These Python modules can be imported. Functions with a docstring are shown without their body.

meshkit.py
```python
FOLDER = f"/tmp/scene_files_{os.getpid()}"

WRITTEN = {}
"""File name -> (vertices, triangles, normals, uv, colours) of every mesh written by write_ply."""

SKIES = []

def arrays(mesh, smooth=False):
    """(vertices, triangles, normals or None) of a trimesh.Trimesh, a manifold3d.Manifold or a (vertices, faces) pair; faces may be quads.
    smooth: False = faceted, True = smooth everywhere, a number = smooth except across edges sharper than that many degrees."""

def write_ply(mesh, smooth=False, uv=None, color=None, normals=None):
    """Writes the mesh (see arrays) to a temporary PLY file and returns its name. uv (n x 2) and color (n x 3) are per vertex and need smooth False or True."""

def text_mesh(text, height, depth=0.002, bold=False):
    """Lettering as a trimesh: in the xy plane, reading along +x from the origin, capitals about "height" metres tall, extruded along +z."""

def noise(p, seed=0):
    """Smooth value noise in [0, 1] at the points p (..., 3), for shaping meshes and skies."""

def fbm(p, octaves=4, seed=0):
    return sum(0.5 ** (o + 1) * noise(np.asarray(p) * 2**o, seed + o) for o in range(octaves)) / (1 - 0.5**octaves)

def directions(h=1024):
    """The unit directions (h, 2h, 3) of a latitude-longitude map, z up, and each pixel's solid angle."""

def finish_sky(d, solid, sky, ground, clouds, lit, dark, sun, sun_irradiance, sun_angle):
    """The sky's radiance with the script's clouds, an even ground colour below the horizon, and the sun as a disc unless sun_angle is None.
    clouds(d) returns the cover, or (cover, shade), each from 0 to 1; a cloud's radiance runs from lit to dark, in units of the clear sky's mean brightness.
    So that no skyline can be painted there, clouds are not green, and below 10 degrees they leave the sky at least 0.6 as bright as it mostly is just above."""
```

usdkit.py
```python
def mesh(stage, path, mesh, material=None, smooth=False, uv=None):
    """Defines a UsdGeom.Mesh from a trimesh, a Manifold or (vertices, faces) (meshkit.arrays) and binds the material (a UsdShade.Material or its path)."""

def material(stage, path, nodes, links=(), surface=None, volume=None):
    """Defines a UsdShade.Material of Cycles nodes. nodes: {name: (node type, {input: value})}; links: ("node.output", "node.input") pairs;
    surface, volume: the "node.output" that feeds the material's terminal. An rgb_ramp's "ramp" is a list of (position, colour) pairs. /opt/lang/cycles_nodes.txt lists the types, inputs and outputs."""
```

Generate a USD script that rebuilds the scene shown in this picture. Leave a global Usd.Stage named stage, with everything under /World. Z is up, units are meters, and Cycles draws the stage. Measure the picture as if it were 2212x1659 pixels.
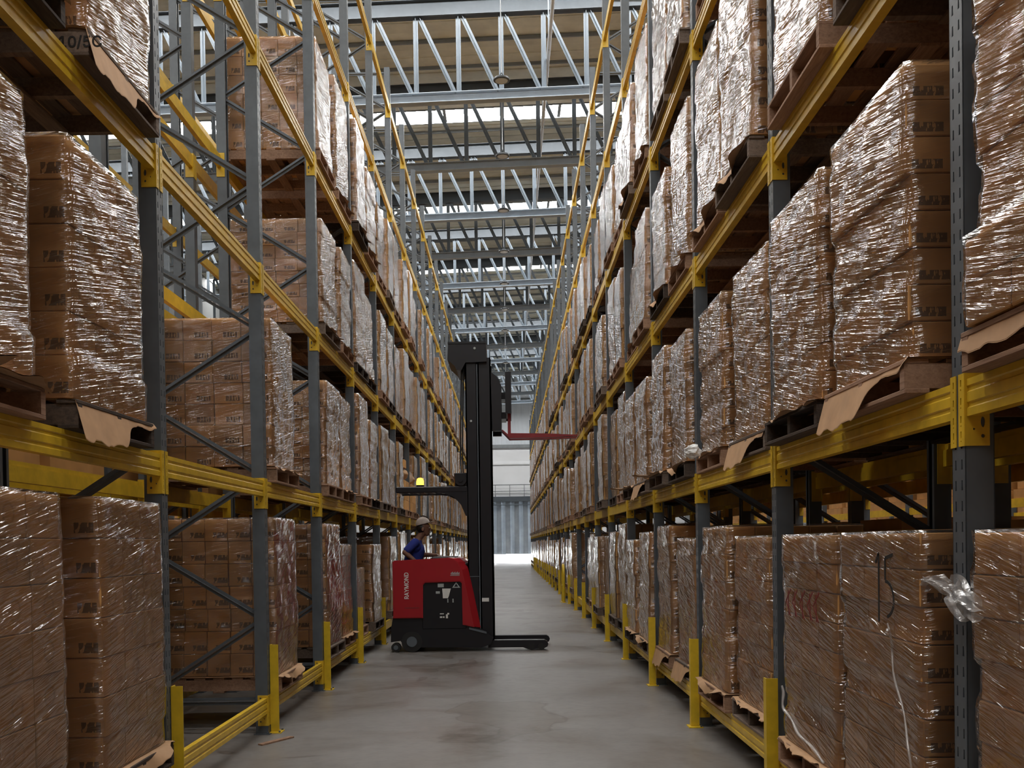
import math, random
import numpy as np, trimesh, usdkit, meshkit
import manifold3d as m3
from shapely.geometry import Polygon, box as sbox, Point
from shapely import affinity
from shapely.ops import unary_union
from pxr import Usd, UsdGeom, UsdLux, UsdShade, Gf, Sdf

stage = Usd.Stage.CreateInMemory()
UsdGeom.SetStageUpAxis(stage, UsdGeom.Tokens.z)
UsdGeom.SetStageMetersPerUnit(stage, 1.0)
W = UsdGeom.Xform.Define(stage, '/World')
stage.SetDefaultPrim(W.GetPrim())
UsdGeom.Scope.Define(stage, '/World/Looks')
RND = random.Random(7)
PI = math.pi

# ------------------------------------------------------------------ camera, sky, light, exposure
SKYLIGHT = 28.0          # radiance of the translucent roof panels
SKY = 9.0                # radiance of the overcast sky outside the far door
EXPOSURE = 0.0
EYE = 1.6
R3 = np.array([[0.99989976, -0.00019918, -0.01415705], [-0.01415845, -0.01406674, -0.99980081], [0.0, 0.99990104, -0.01406815]])
cam = UsdGeom.Camera.Define(stage, '/World/camera')
cam.CreateHorizontalApertureAttr(36.0)
cam.CreateVerticalApertureAttr(36.0 * 1659 / 2212)
cam.CreateFocalLengthAttr(36.0 * 2100 / 2212)
cam.CreateHorizontalApertureOffsetAttr((1106 - 1097.96) * 36 / 2212)
cam.CreateVerticalApertureOffsetAttr((1204.25 - 829.5) * 36 / 2212)
cam.CreateClippingRangeAttr(Gf.Vec2f(0.05, 400))
cam.CreateExposureAttr(EXPOSURE)
M = Gf.Matrix4d(*[float(v) for v in (*R3[0], 0, *(-R3[1]), 0, *(-R3[2]), 0, 0, 0, EYE, 1)])
cam.AddTransformOp().Set(M)
dome = UsdLux.DomeLight.Define(stage, '/World/sky')
dome.CreateIntensityAttr(SKY)
dome.CreateColorAttr(Gf.Vec3f(0.93, 0.97, 1.0))

# ------------------------------------------------------------------ helpers
taken = {}
def numbered(parent, name):
    k = (parent, name)
    n = taken.get(k, 0); taken[k] = n + 1
    return f'{parent}/{name}' + (f'_{n:03d}' if n else '')
def ppath(parent):
    return '/World' if parent is None else (parent if isinstance(parent, str) else str(parent.GetPath()))
def custom(p, label=None, cat=None, group=None, kind=None):
    for k, v in (('label', label), ('category', cat), ('group', group), ('kind', kind)):
        if v: p.SetCustomDataByKey(k, v)
    return p
def obj(name, mesh, mat, parent=None, smooth=False, loc=None, label=None, cat=None, group=None, kind=None):
    path = numbered(ppath(parent), name)
    g = usdkit.mesh(stage, path, mesh, mat, smooth)
    if loc is not None: g.AddTranslateOp().Set(Gf.Vec3d(*map(float, loc)))
    return custom(g.GetPrim(), label, cat, group, kind)
def struct(name, mesh, mat, smooth=False, label=None):
    return obj(name, mesh, mat, None, smooth, label=label, kind='structure')
def thing(name, label=None, cat=None, loc=(0, 0, 0), rotz=0.0, group=None, kind=None, parent=None):
    x = UsdGeom.Xform.Define(stage, numbered(ppath(parent), name))
    x.AddTranslateOp().Set(Gf.Vec3d(*map(float, loc)))
    x.AddRotateZOp().Set(float(rotz))
    return custom(x.GetPrim(), label, cat, group, kind)
LIB = stage.CreateClassPrim('/World/Library')
def proto(name):
    return UsdGeom.Xform.Define(stage, numbered('/World/Library', name)).GetPrim()
def place(pr, name, label, cat, loc, rotz=0.0, group=None, inst=True):
    p = thing(name, label, cat, loc, rotz, group)
    p.GetReferences().AddInternalReference(pr.GetPath())
    if inst: p.SetInstanceable(True)
    return p
cat_ = trimesh.util.concatenate
def bx(x0, x1, y0, y1, z0, z1):
    m = trimesh.creation.box([x1 - x0, y1 - y0, z1 - z0]); m.apply_translation([(x0 + x1) / 2, (y0 + y1) / 2, (z0 + z1) / 2]); return m
def cbx(x0, x1, y0, y1, z0, z1, c=0.006):
    """a box with chamfered edges"""
    pts = []
    for x, sx in ((x0, 1), (x1, -1)):
        for y, sy in ((y0, 1), (y1, -1)):
            for z, sz in ((z0, 1), (z1, -1)):
                pts += [(x, y + sy * c, z + sz * c), (x + sx * c, y, z + sz * c), (x + sx * c, y + sy * c, z)]
    return trimesh.convex.convex_hull(np.array(pts))
def extr(poly, d, plane='xz', at=0.0):
    """extrude a shapely polygon; plane xz -> along +y from at; yz -> along +x; xy -> along +z"""
    parts = [trimesh.creation.extrude_polygon(g, d, engine='earcut') for g in getattr(poly, 'geoms', [poly])]
    m = cat_(parts); v = m.vertices.copy()
    if plane == 'xz': w = np.stack([v[:, 0], at + v[:, 2], v[:, 1]], 1); flip = True
    elif plane == 'yz': w = np.stack([at + v[:, 2], v[:, 0], v[:, 1]], 1); flip = False
    else: w = v + [0, 0, at]; flip = False
    return trimesh.Trimesh(w, m.faces[:, ::-1] if flip else m.faces, process=False)
def tube(pts, r, n=8):
    pts = np.asarray(pts, float); out_v, out_f = [], []
    t = np.gradient(pts, axis=0); t /= np.linalg.norm(t, axis=1, keepdims=True) + 1e-12
    ref = np.array([0, 0, 1.0]) if abs(t[0][2]) < 0.9 else np.array([1.0, 0, 0])
    a = np.cross(t, ref); a /= np.linalg.norm(a, axis=1, keepdims=True) + 1e-12
    b = np.cross(t, a); ang = np.arange(n) * 2 * PI / n
    rr = np.broadcast_to(r, (len(pts),))
    v = (pts[:, None] + rr[:, None, None] * (np.cos(ang)[None, :, None] * a[:, None] + np.sin(ang)[None, :, None] * b[:, None])).reshape(-1, 3)
    f = []
    for i in range(len(pts) - 1):
        for j in range(n):
            k = (j + 1) % n
            f += [(i * n + j, i * n + k, (i + 1) * n + k), (i * n + j, (i + 1) * n + k, (i + 1) * n + j)]
    e = (len(pts) - 1) * n
    for j in range(1, n - 1): f += [(0, j + 1, j), (e, e + j, e + j + 1)]
    m = trimesh.Trimesh(v, f, process=False); m.fix_normals() if len(v) < 200 else None
    return m
def bar(p, q, w, h, up=(0, 0, 1)):
    """a rectangular bar from p to q"""
    p, q = np.asarray(p, float), np.asarray(q, float); d = q - p; L = np.linalg.norm(d); d /= L
    u = np.cross(d, up)
    if np.linalg.norm(u) < 1e-6: u = np.cross(d, (1, 0, 0))
    u /= np.linalg.norm(u); v = np.cross(u, d)
    m = trimesh.creation.box([w, L, h]); T = np.eye(4); T[:3, 0], T[:3, 1], T[:3, 2], T[:3, 3] = u, d, v, (p + q) / 2
    m.apply_transform(T); return m
def cyl(c, axis, r, h, n=20):
    m = trimesh.creation.cylinder(r, h, sections=n)
    if axis == 'x': m.apply_transform(trimesh.transformations.rotation_matrix(PI / 2, [0, 1, 0]))
    if axis == 'y': m.apply_transform(trimesh.transformations.rotation_matrix(PI / 2, [1, 0, 0]))
    m.apply_translation(c); return m
def moved(m, d): m = m.copy(); m.apply_translation(d); return m

# ------------------------------------------------------------------ materials
def mat(name, nodes, links, surface='p.BSDF'):
    return usdkit.material(stage, '/World/Looks/' + name, nodes, links, surface=surface)
def ramp(a, b, p0=0.3, p1=0.7): return {'ramp': [(0, a), (p0, a), (p1, b), (1, b)]}
def simple(name, col, rough=0.5, var=0.12, scale=6.0, metallic=0.0, bump=0.0, bscale=60.0, spec=0.5, rnd=0.0):
    a = tuple(c * (1 - var) for c in col); b = tuple(min(1, c * (1 + var)) for c in col)
    nodes = {'g': ('geometry', {}), 'n': ('noise_texture', {'scale': scale, 'detail': 5.0, 'roughness': 0.6}), 'r': ('rgb_ramp', ramp(a, b)),
             'p': ('principled_bsdf', {'roughness': rough, 'metallic': metallic, 'specular_ior_level': spec})}
    links = [('g.position', 'n.vector'), ('n.fac', 'r.fac')]
    src = 'r.color'
    if rnd:
        nodes.update({'o': ('object_info', {}), 'mr': ('map_range', {'from_min': 0.0, 'from_max': 1.0, 'to_min': 1 - rnd, 'to_max': 1 + rnd}), 'h': ('hsv', {})})
        links += [('o.random', 'mr.value'), ('mr.result', 'h.value'), (src, 'h.color')]; src = 'h.color'
    links.append((src, 'p.base_color'))
    if bump:
        nodes.update({'n2': ('noise_texture', {'scale': bscale, 'detail': 4.0}), 'b': ('bump', {'strength': bump, 'distance': 0.01})})
        links += [('g.position', 'n2.vector'), ('n2.fac', 'b.height'), ('b.normal', 'p.normal')]
    return mat(name, nodes, links)
YEL = simple('yellow_paint', (0.60, 0.39, 0.025), 0.38, 0.16, 9.0, bump=0.05, bscale=40, rnd=0.08)
YELG = simple('guard_yellow_paint', (0.62, 0.42, 0.02), 0.42, 0.12, 12.0)
SLATE = simple('slate_grey_paint', (0.085, 0.10, 0.115), 0.4, 0.15, 7.0)
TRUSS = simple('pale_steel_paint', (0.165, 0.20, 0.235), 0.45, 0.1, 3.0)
LOWCH = simple('truss_paint_lit', (0.34, 0.39, 0.44), 0.45, 0.1, 3.0)  # truss paint lightened for the bottom chords, standing in for bounce light
CHORD = simple('truss_paint_shaded', (0.075, 0.09, 0.105), 0.55, 0.1, 3.0)  # truss paint darkened for the top chords, offsetting the strong skylight on them
DECK = simple('roof_lining', (0.70, 0.69, 0.58), 0.8, 0.14, 1.3, rnd=0.12)
PURLIN = simple('purlin_steel', (0.24, 0.26, 0.27), 0.5, 0.1, 3.0)
WHITEW = simple('white_wall_paint', (0.88, 0.89, 0.91), 0.6, 0.03, 0.6)
GREYW = simple('corrugated_sheet', (0.66, 0.70, 0.75), 0.5, 0.05, 1.0)
SIDEW = simple('dim_side_wall', (0.16, 0.165, 0.165), 0.7, 0.05, 0.6)
DARKST = simple('dark_steel', (0.10, 0.12, 0.14), 0.5, 0.1, 4.0)
RED = simple('red_paint', (0.36, 0.012, 0.02), 0.33, 0.05, 4.0)
FORKRED = simple('dark_red_fork_paint', (0.25, 0.02, 0.025), 0.45, 0.12, 9.0)
BLACK = simple('black_truck_paint', (0.012, 0.012, 0.016), 0.38, 0.1, 8.0, spec=0.4)
RUBBER = simple('black_rubber', (0.015, 0.015, 0.015), 0.75, 0.1, 20.0)
WHITE = simple('white_print', (0.75, 0.75, 0.73), 0.55, 0.05, 10.0)
GREYLAB = simple('grey_label', (0.38, 0.42, 0.42), 0.5, 0.1, 30.0)
SKIN = simple('skin', (0.20, 0.10, 0.065), 0.5, 0.08, 14.0)
SHIRT = simple('blue_cotton', (0.015, 0.03, 0.22), 0.85, 0.15, 14.0)
TROUS = simple('dark_trousers', (0.014, 0.014, 0.025), 0.9, 0.15, 12.0)
CAP = simple('pale_cap_cotton', (0.62, 0.56, 0.52), 0.85, 0.08, 20.0)
HAIR = simple('black_hair', (0.008, 0.007, 0.006), 0.5, 0.1, 40.0)
SHOE = simple('shoe_leather', (0.02, 0.018, 0.016), 0.6, 0.1, 20.0)
INK = simple('black_marker_ink', (0.012, 0.011, 0.010), 0.6, 0.1, 30.0)
REDINK = simple('red_marker_ink', (0.17, 0.022, 0.015), 0.6, 0.1, 30.0)
LAMPB = simple('lamp_housing', (0.07, 0.08, 0.09), 0.4, 0.1, 10.0)
LENS = simple('lamp_lens', (0.55, 0.58, 0.6), 0.3, 0.03, 10.0)
PIPE = simple('white_pipe', (0.62, 0.66, 0.70), 0.4, 0.05, 4.0)
PAPER = simple('white_paper', (0.72, 0.74, 0.74), 0.7, 0.06, 20.0)
OUT = simple('outdoor_concrete', (0.55, 0.54, 0.51), 0.8, 0.05, 1.0)

def wood(name, a, b):
    return mat(name, {'t': ('texture_coordinate', {}), 'o': ('object_info', {}), 'm': ('mapping', {'scale': (14.0, 1.6, 20.0)}), 'n': ('noise_texture', {'scale': 3.0, 'detail': 6.0, 'roughness': 0.65, 'distortion': 0.6}),
        'r': ('rgb_ramp', ramp(a, b, 0.3, 0.72)), 'mr': ('map_range', {'from_min': 0.0, 'from_max': 1.0, 'to_min': 0.72, 'to_max': 1.25}), 'h': ('hsv', {}),
        'b': ('bump', {'strength': 0.25, 'distance': 0.004}), 'p': ('principled_bsdf', {'roughness': 0.8, 'specular_ior_level': 0.25})},
        [('t.object', 'm.vector'), ('m.vector', 'n.vector'), ('n.fac', 'r.fac'), ('o.random', 'mr.value'), ('mr.result', 'h.value'), ('r.color', 'h.color'), ('h.color', 'p.base_color'), ('n.fac', 'b.height'), ('b.normal', 'p.normal')])
WOODA = wood('pallet_wood_warm', (0.20, 0.115, 0.075), (0.36, 0.225, 0.15))
WOODB = wood('pallet_wood_grey', (0.10, 0.075, 0.06), (0.20, 0.15, 0.12))
WOODC = wood('pallet_wood_dark', (0.035, 0.027, 0.023), (0.09, 0.065, 0.05))

def carton(name, w, h, base=(0.58, 0.31, 0.112), island=False, red=False):
    """kraft board; printed blocks sit low on the end faces (flat print), colour shifts a little from box to box"""
    nodes = {'t': ('texture_coordinate', {}), 'g': ('geometry', {}), 'o': ('object_info', {}),
        'n': ('noise_texture', {'scale': 5.0, 'detail': 4.0}), 'r': ('rgb_ramp', ramp(tuple(c * 0.86 for c in base), tuple(c * 1.13 for c in base))),
        'mr': ('map_range', {'from_min': 0.0, 'from_max': 1.0, 'to_min': 0.80, 'to_max': 1.16}), 'h': ('hsv', {}),
        'p': ('principled_bsdf', {'roughness': 0.62, 'specular_ior_level': 0.3})}
    links = [('g.position', 'n.vector'), ('n.fac', 'r.fac'), (('g.random_per_island' if island else 'o.random'), 'mr.value'), ('mr.result', 'h.value'), ('r.color', 'h.color')]
    if island:
        links.append(('h.color', 'p.base_color'))
        return mat(name, nodes, links)
    def m(k, kind, a, b, c=None):
        nodes[k] = ('math', {'math_type': kind, **({'value1': a} if not isinstance(a, str) else {}), **({'value2': b} if not isinstance(b, str) else {}), **({'value3': c} if c is not None else {})})
        for s, x in (('value1', a), ('value2', b)):
            if isinstance(x, str): links.append((x, f'{k}.{s}'))
        return k + '.value'
    nodes['s'] = ('separate_xyz', {}); nodes['sn'] = ('separate_xyz', {})
    links += [('t.object', 's.vector'), ('g.normal', 'sn.vector')]
    yy = m('any', 'absolute', 'sn.y', 0.0); endf = m('endf', 'greater_than', yy, 0.5)
    # printed block on the end faces
    du = m('du', 'absolute', m('us', 'add', 's.x', w * 0.14), 0.0); mu = m('mu', 'less_than', du, w * 0.24)
    dv = m('dv', 'absolute', m('vs', 'add', 's.z', h * 0.24), 0.0); mv = m('mv', 'less_than', dv, h * 0.13)
    nodes['bars'] = ('noise_texture', {'scale': 1.0, 'detail': 2.0}); nodes['mb'] = ('mapping', {'scale': (70.0, 70.0, 25.0)})
    links += [('t.object', 'mb.vector'), ('mb.vector', 'bars.vector')]
    nb = m('nb', 'multiply', m('nb1', 'greater_than', 'bars.fac', 0.43), 0.75)
    blk = m('blk', 'multiply', m('b1', 'multiply', mu, mv), m('b2', 'multiply', endf, nb))
    # a faint round mark on the long faces
    r2 = m('r2', 'sqrt', m('q', 'add', m('qa', 'multiply', 's.y', 's.y'), m('qb', 'multiply', 's.z', 's.z')), 0.0)
    ringm = m('ringm', 'less_than', m('ring', 'absolute', m('ri', 'subtract', r2, h * 0.22), 0.0), h * 0.035)
    sidef = m('sidef', 'subtract', 1.0, endf)
    rk = m('rk', 'multiply', m('rk1', 'multiply', ringm, sidef), 0.2)
    tot = m('tot', 'maximum', blk, rk)
    nodes['mx'] = ('mix', {'mix_type': 'mix', 'color2': (0.045, 0.028, 0.02)})
    links += [(tot, 'mx.fac'), ('h.color', 'mx.color1')]
    src = 'mx.color'
    if red:
        nodes['mc'] = ('mapping', {'scale': (2.0, 2.0, 3.0)}); nodes['nr'] = ('noise_texture', {'scale': 1.6, 'detail': 1.0})
        links += [('g.position', 'mc.vector'), ('mc.vector', 'nr.vector')]
        nodes['mr2'] = ('mix', {'mix_type': 'mix', 'color2': (0.36, 0.03, 0.03)})
        links += [(m('rr', 'multiply', m('rr1', 'greater_than', 'nr.fac', 0.5), m('rr2', 'multiply', sidef, 0.6)), 'mr2.fac'), (src, 'mr2.color1')]; src = 'mr2.color'
    links.append((src, 'p.base_color'))
    return mat(name, nodes, links)
KRAFT = simple('torn_kraft_board', (0.42, 0.25, 0.13), 0.75, 0.12, 8.0, rnd=0.15)

def film(name, tilt, gain=1.0):
    """clear stretch film: see-through where seen face on, glossy at a slant, with long drawn wrinkles"""
    nodes, links = {'t': ('texture_coordinate', {}), 'o': ('object_info', {}), 's': ('separate_xyz', {})}, [('t.object', 's.vector')]
    def m(k, kind, a, b):
        nodes[k] = ('math', {'math_type': kind, **({'value1': a} if not isinstance(a, str) else {}), **({'value2': b} if not isinstance(b, str) else {})})
        for q, x in (('value1', a), ('value2', b)):
            if isinstance(x, str): links.append((x, f'{k}.{q}'))
        return k + '.value'
    u = m('u', 'add', 's.x', 's.y')
    off = m('off', 'multiply', 'o.random', 41.0)
    v = m('v', 'subtract', 's.z', m('ut', 'multiply', u, tilt))
    def layer(tag, su, sv, det):
        nodes['c' + tag] = ('combine_xyz', {}); nodes['n' + tag] = ('noise_texture', {'scale': 1.0, 'detail': det, 'roughness': 0.6})
        links.extend([(m('u' + tag, 'multiply', u, su), f'c{tag}.x'), (m('v' + tag, 'multiply', v, sv), f'c{tag}.y'), (off, f'c{tag}.z'), (f'c{tag}.vector', f'n{tag}.vector')])
        return f'n{tag}.fac'
    a = layer('a', 2.4, 50.0, 2.0); b = layer('b', 5.5, 10.0, 1.0)
    h = m('h', 'add', m('h1', 'multiply', a, 0.62), m('h2', 'multiply', b, 1.0))
    nodes.update({'bp': ('bump', {'strength': 1.0, 'distance': 0.030}), 'gl': ('glossy_bsdf', {'color': (1.0, 1.0, 1.0), 'roughness': 0.09}), 'tr': ('transparent_bsdf', {'color': (0.93, 0.93, 0.93)}),
        'fr': ('fresnel', {'IOR': 1.5}), 'df': ('diffuse_bsdf', {'color': (0.75, 0.75, 0.76)}), 'mxd': ('mix_closure', {'fac': 0.02}), 'mx': ('mix_closure', {})})
    links += [(h, 'bp.height'), ('bp.normal', 'gl.normal'), ('tr.BSDF', 'mxd.closure1'), ('df.BSDF', 'mxd.closure2'), ('mxd.closure', 'mx.closure1'), ('gl.BSDF', 'mx.closure2')]
    f = m('f', 'minimum', m('f1', 'add', m('f2', 'multiply', 'fr.fac', 1.5 * gain), 0.045 * gain), 0.8)
    links.append((f, 'mx.fac'))
    return mat(name, nodes, links, 'mx.closure')
FILM = {1: film('stretch_film_right', 0.22), -1: film('stretch_film_left', -0.22)}
CLEAR = film('loose_film', 0.6, 0.4)

FOLD = mat('gathered_film', {'g': ('glossy_bsdf', {'color': (1, 1, 1), 'roughness': 0.2}), 'd': ('diffuse_bsdf', {'color': (0.7, 0.7, 0.7)}), 't': ('transparent_bsdf', {}), 'm': ('mix_closure', {'fac': 0.4}), 'm2': ('mix_closure', {'fac': 0.33})},
    [('d.BSDF', 'm.closure1'), ('g.BSDF', 'm.closure2'), ('t.BSDF', 'm2.closure1'), ('m.closure', 'm2.closure2')], 'm2.closure')
def concrete():
    """worn slab: mottled base, soaked-in stains with darker rims, drawn-out tyre scuffs, pale scrapes"""
    n = {'g': ('geometry', {}),
        'n1': ('noise_texture', {'scale': 0.7, 'detail': 6.0, 'roughness': 0.62, 'distortion': 0.6}), 'r1': ('rgb_ramp', {'ramp': [(0, (0.115, 0.098, 0.086)), (0.38, (0.155, 0.138, 0.124)), (0.55, (0.175, 0.166, 0.158)), (1, (0.215, 0.208, 0.20))]}),
        'n2': ('noise_texture', {'scale': 9.0, 'detail': 6.0, 'roughness': 0.72}), 'r2': ('rgb_ramp', {'ramp': [(0, (0.62, 0.62, 0.62)), (0.4, (0.88, 0.88, 0.88)), (0.55, (1, 1, 1)), (0.72, (1.0, 1.0, 1.0)), (1, (1.25, 1.25, 1.25))]}),
        'n3': ('noise_texture', {'scale': 0.62, 'detail': 3.0, 'distortion': 1.2}), 'r3': ('rgb_ramp', {'ramp': [(0, (0.80, 0.75, 0.70)), (0.365, (0.80, 0.75, 0.70)), (0.378, (0.52, 0.47, 0.43)), (0.395, (1, 1, 1)), (1, (1, 1, 1))]}),
        'ms': ('mapping', {'scale': (0.9, 4.5, 1.0), 'rotation': (0.0, 0.0, 0.35)}), 'n4': ('noise_texture', {'scale': 1.0, 'detail': 3.0, 'distortion': 0.5}), 'r4': ('rgb_ramp', {'ramp': [(0, (0.6, 0.6, 0.6)), (0.27, (0.66, 0.66, 0.66)), (0.33, (1, 1, 1)), (0.70, (1, 1, 1)), (0.76, (1.28, 1.27, 1.25)), (1, (1.35, 1.34, 1.3))]}),
        'm1': ('mix', {'mix_type': 'multiply', 'fac': 1.0}), 'm2': ('mix', {'mix_type': 'multiply', 'fac': 0.9}), 'm3': ('mix', {'mix_type': 'multiply', 'fac': 0.8}),
        'rr': ('map_range', {'from_min': 0.3, 'from_max': 0.7, 'to_min': 0.28, 'to_max': 0.5}), 'b': ('bump', {'strength': 0.12, 'distance': 0.01}), 'p': ('principled_bsdf', {'specular_ior_level': 0.5})}
    l = [('g.position', 'n1.vector'), ('g.position', 'n2.vector'), ('g.position', 'n3.vector'), ('g.position', 'ms.vector'), ('ms.vector', 'n4.vector'), ('n1.fac', 'r1.fac'), ('n2.fac', 'r2.fac'), ('n3.fac', 'r3.fac'), ('n4.fac', 'r4.fac'),
         ('r1.color', 'm1.color1'), ('r2.color', 'm1.color2'), ('m1.color', 'm2.color1'), ('r3.color', 'm2.color2'), ('m2.color', 'm3.color1'), ('r4.color', 'm3.color2'), ('m3.color', 'p.base_color'),
         ('n1.fac', 'rr.value'), ('rr.result', 'p.roughness'), ('n2.fac', 'b.height'), ('b.normal', 'p.normal')]
    return mat('worn_concrete', n, l)
CONC = concrete()
GLOWP = usdkit.material(stage, '/World/Looks/translucent_roof_panel', {'e': ('emission', {'color': (1.0, 0.99, 0.97), 'strength': SKYLIGHT})}, [], surface='e.emission')
AMBER = usdkit.material(stage, '/World/Looks/amber_beacon_glow', {'e': ('emission', {'color': (1.0, 0.33, 0.02), 'strength': 10.0})}, [], surface='e.emission')
def strip_mat():
    return mat('pvc_curtain', {'g': ('geometry', {}), 'n': ('noise_texture', {'scale': 1.2, 'detail': 3.0}), 'r': ('rgb_ramp', ramp((0.22, 0.25, 0.28), (0.34, 0.37, 0.40))), 'd': ('principled_bsdf', {'roughness': 0.25}), 't': ('translucent_bsdf', {'color': (0.42, 0.45, 0.49)}), 'm': ('mix_closure', {'fac': 0.07})},
        [('g.position', 'n.vector'), ('n.fac', 'r.fac'), ('r.color', 'd.base_color'), ('d.BSDF', 'm.closure1'), ('t.BSDF', 'm.closure2')], 'm.closure')
PVC = strip_mat()

# ------------------------------------------------------------------ the hall
HX, Y0, Y1 = 16.0, -14.0, 88.0        # half width, rear wall, far wall
SL = 0.033                            # roof pitch, rising to the right
def roofz(x): return 16.6 + SL * x
struct('floor', bx(-HX, HX, Y0, Y1, -0.2, 0), CONC, label='worn grey concrete warehouse floor with brown stains')
struct('ground', bx(-40, 40, Y1, Y1 + 60, -0.2, -0.01), OUT, label='pale concrete yard outside the far door')
struct('wall_left', bx(-HX - 0.2, -HX, Y0, Y1, 0, 17.4), SIDEW)
struct('wall_right', bx(HX, HX + 0.2, Y0, Y1, 0, 17.4), SIDEW)
struct('wall_near', bx(-HX, HX, Y0 - 0.2, Y0, 0, 17.4), SIDEW)
DX0, DX1, DZ = -2.6, 3.0, 5.75
wf = thing('wall_far', 'white far wall with corrugated upper part above the curtained door', kind='structure')
obj('wall_panel', bx(-HX, DX0, Y1, Y1 + 0.25, 0, 10.3), WHITEW, wf); obj('wall_panel', bx(DX1, HX, Y1, Y1 + 0.25, 0, 10.3), WHITEW, wf)
obj('wall_panel', bx(DX0, DX1, Y1, Y1 + 0.25, DZ, 10.3), WHITEW, wf)
obj('ledge', bx(-HX, HX, Y1 - 0.10, Y1, 8.75, 8.92), WHITEW, wf)
n = 214; xs = np.linspace(-HX, HX, n); yv = Y1 + 0.05 - 0.045 * (np.arange(n) % 4 < 2)
sv = np.array([(x, y, z) for z in (10.3, 17.4) for x, y in zip(xs, yv)]); sf = [(i, i + 1, n + i + 1, n + i) for i in range(n - 1)]
obj('corrugated_cladding', (sv, sf), GREYW, wf); obj('backing', bx(-HX, HX, Y1 + 0.1, Y1 + 0.25, 10.3, 17.4), GREYW, wf)
obj('girt', bx(-HX, HX, Y1 - 0.16, Y1 - 0.0, 10.25, 10.55), PURLIN, wf); obj('girt', bx(-HX, HX, Y1 - 0.16, Y1, 14.5, 14.75), PURLIN, wf)
d1 = thing('door_1', 'grey strip curtain hanging in the tall far doorway, bright gap below', kind='structure')
obj('header', bx(DX0 - 0.2, DX1 + 0.2, Y1 - 0.5, Y1 - 0.01, DZ - 0.35, DZ + 0.1), DARKST, d1)
obj('track', bx(DX0 - 0.2, DX1 + 0.2, Y1 - 0.42, Y1 - 0.35, DZ - 0.7, DZ - 0.62), DARKST, d1)
k = 0; x = DX0
while x < DX1 - 0.05:
    w = 0.40; ph = RND.random() * 6
    px = np.linspace(x, min(DX1, x + w + 0.03), 7); py = Y1 - 0.22 + 0.05 * np.sin((px - x) / w * PI + 0.2) + (0.03 if k % 2 else -0.03)
    z0 = 0.66 + 0.03 * RND.random()
    v = np.array([(a, b + e, z) for e in (0, 0.006) for z in (z0, DZ - 0.3) for a, b in zip(px, py)])
    f = []
    for i in range(6): f += [(i, i + 1, 7 + i + 1, 7 + i), (14 + i + 1, 14 + i, 21 + i, 21 + i + 1)]
    obj('strip', (v, f), PVC, d1, True); x += w; k += 1
struct('trim_1', bx(DX0 - 0.15, DX0, Y1 - 0.15, Y1 + 0.25, 0, DZ), DARKST); struct('trim_2', bx(DX1, DX1 + 0.15, Y1 - 0.15, Y1 + 0.25, 0, DZ), DARKST)
rl = thing('guard_rail', 'thin grey rail fixed to the white far wall above the door', 'railing')
obj('rail', bx(-5, 6, Y1 - 0.50, Y1 - 0.46, 6.86, 6.93), PURLIN, rl); obj('rail', bx(-5, 6, Y1 - 0.50, Y1 - 0.46, 6.30, 6.36), PURLIN, rl)
for i in range(9): obj('rail_post', cat_([bx(-5 + 1.3 * i, -4.95 + 1.3 * i, Y1 - 0.50, Y1 - 0.45, 5.90, 6.92), bx(-5 + 1.3 * i, -4.95 + 1.3 * i, Y1 - 0.5, Y1 + 0.01, 5.90, 5.95)]), PURLIN, rl)

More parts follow.
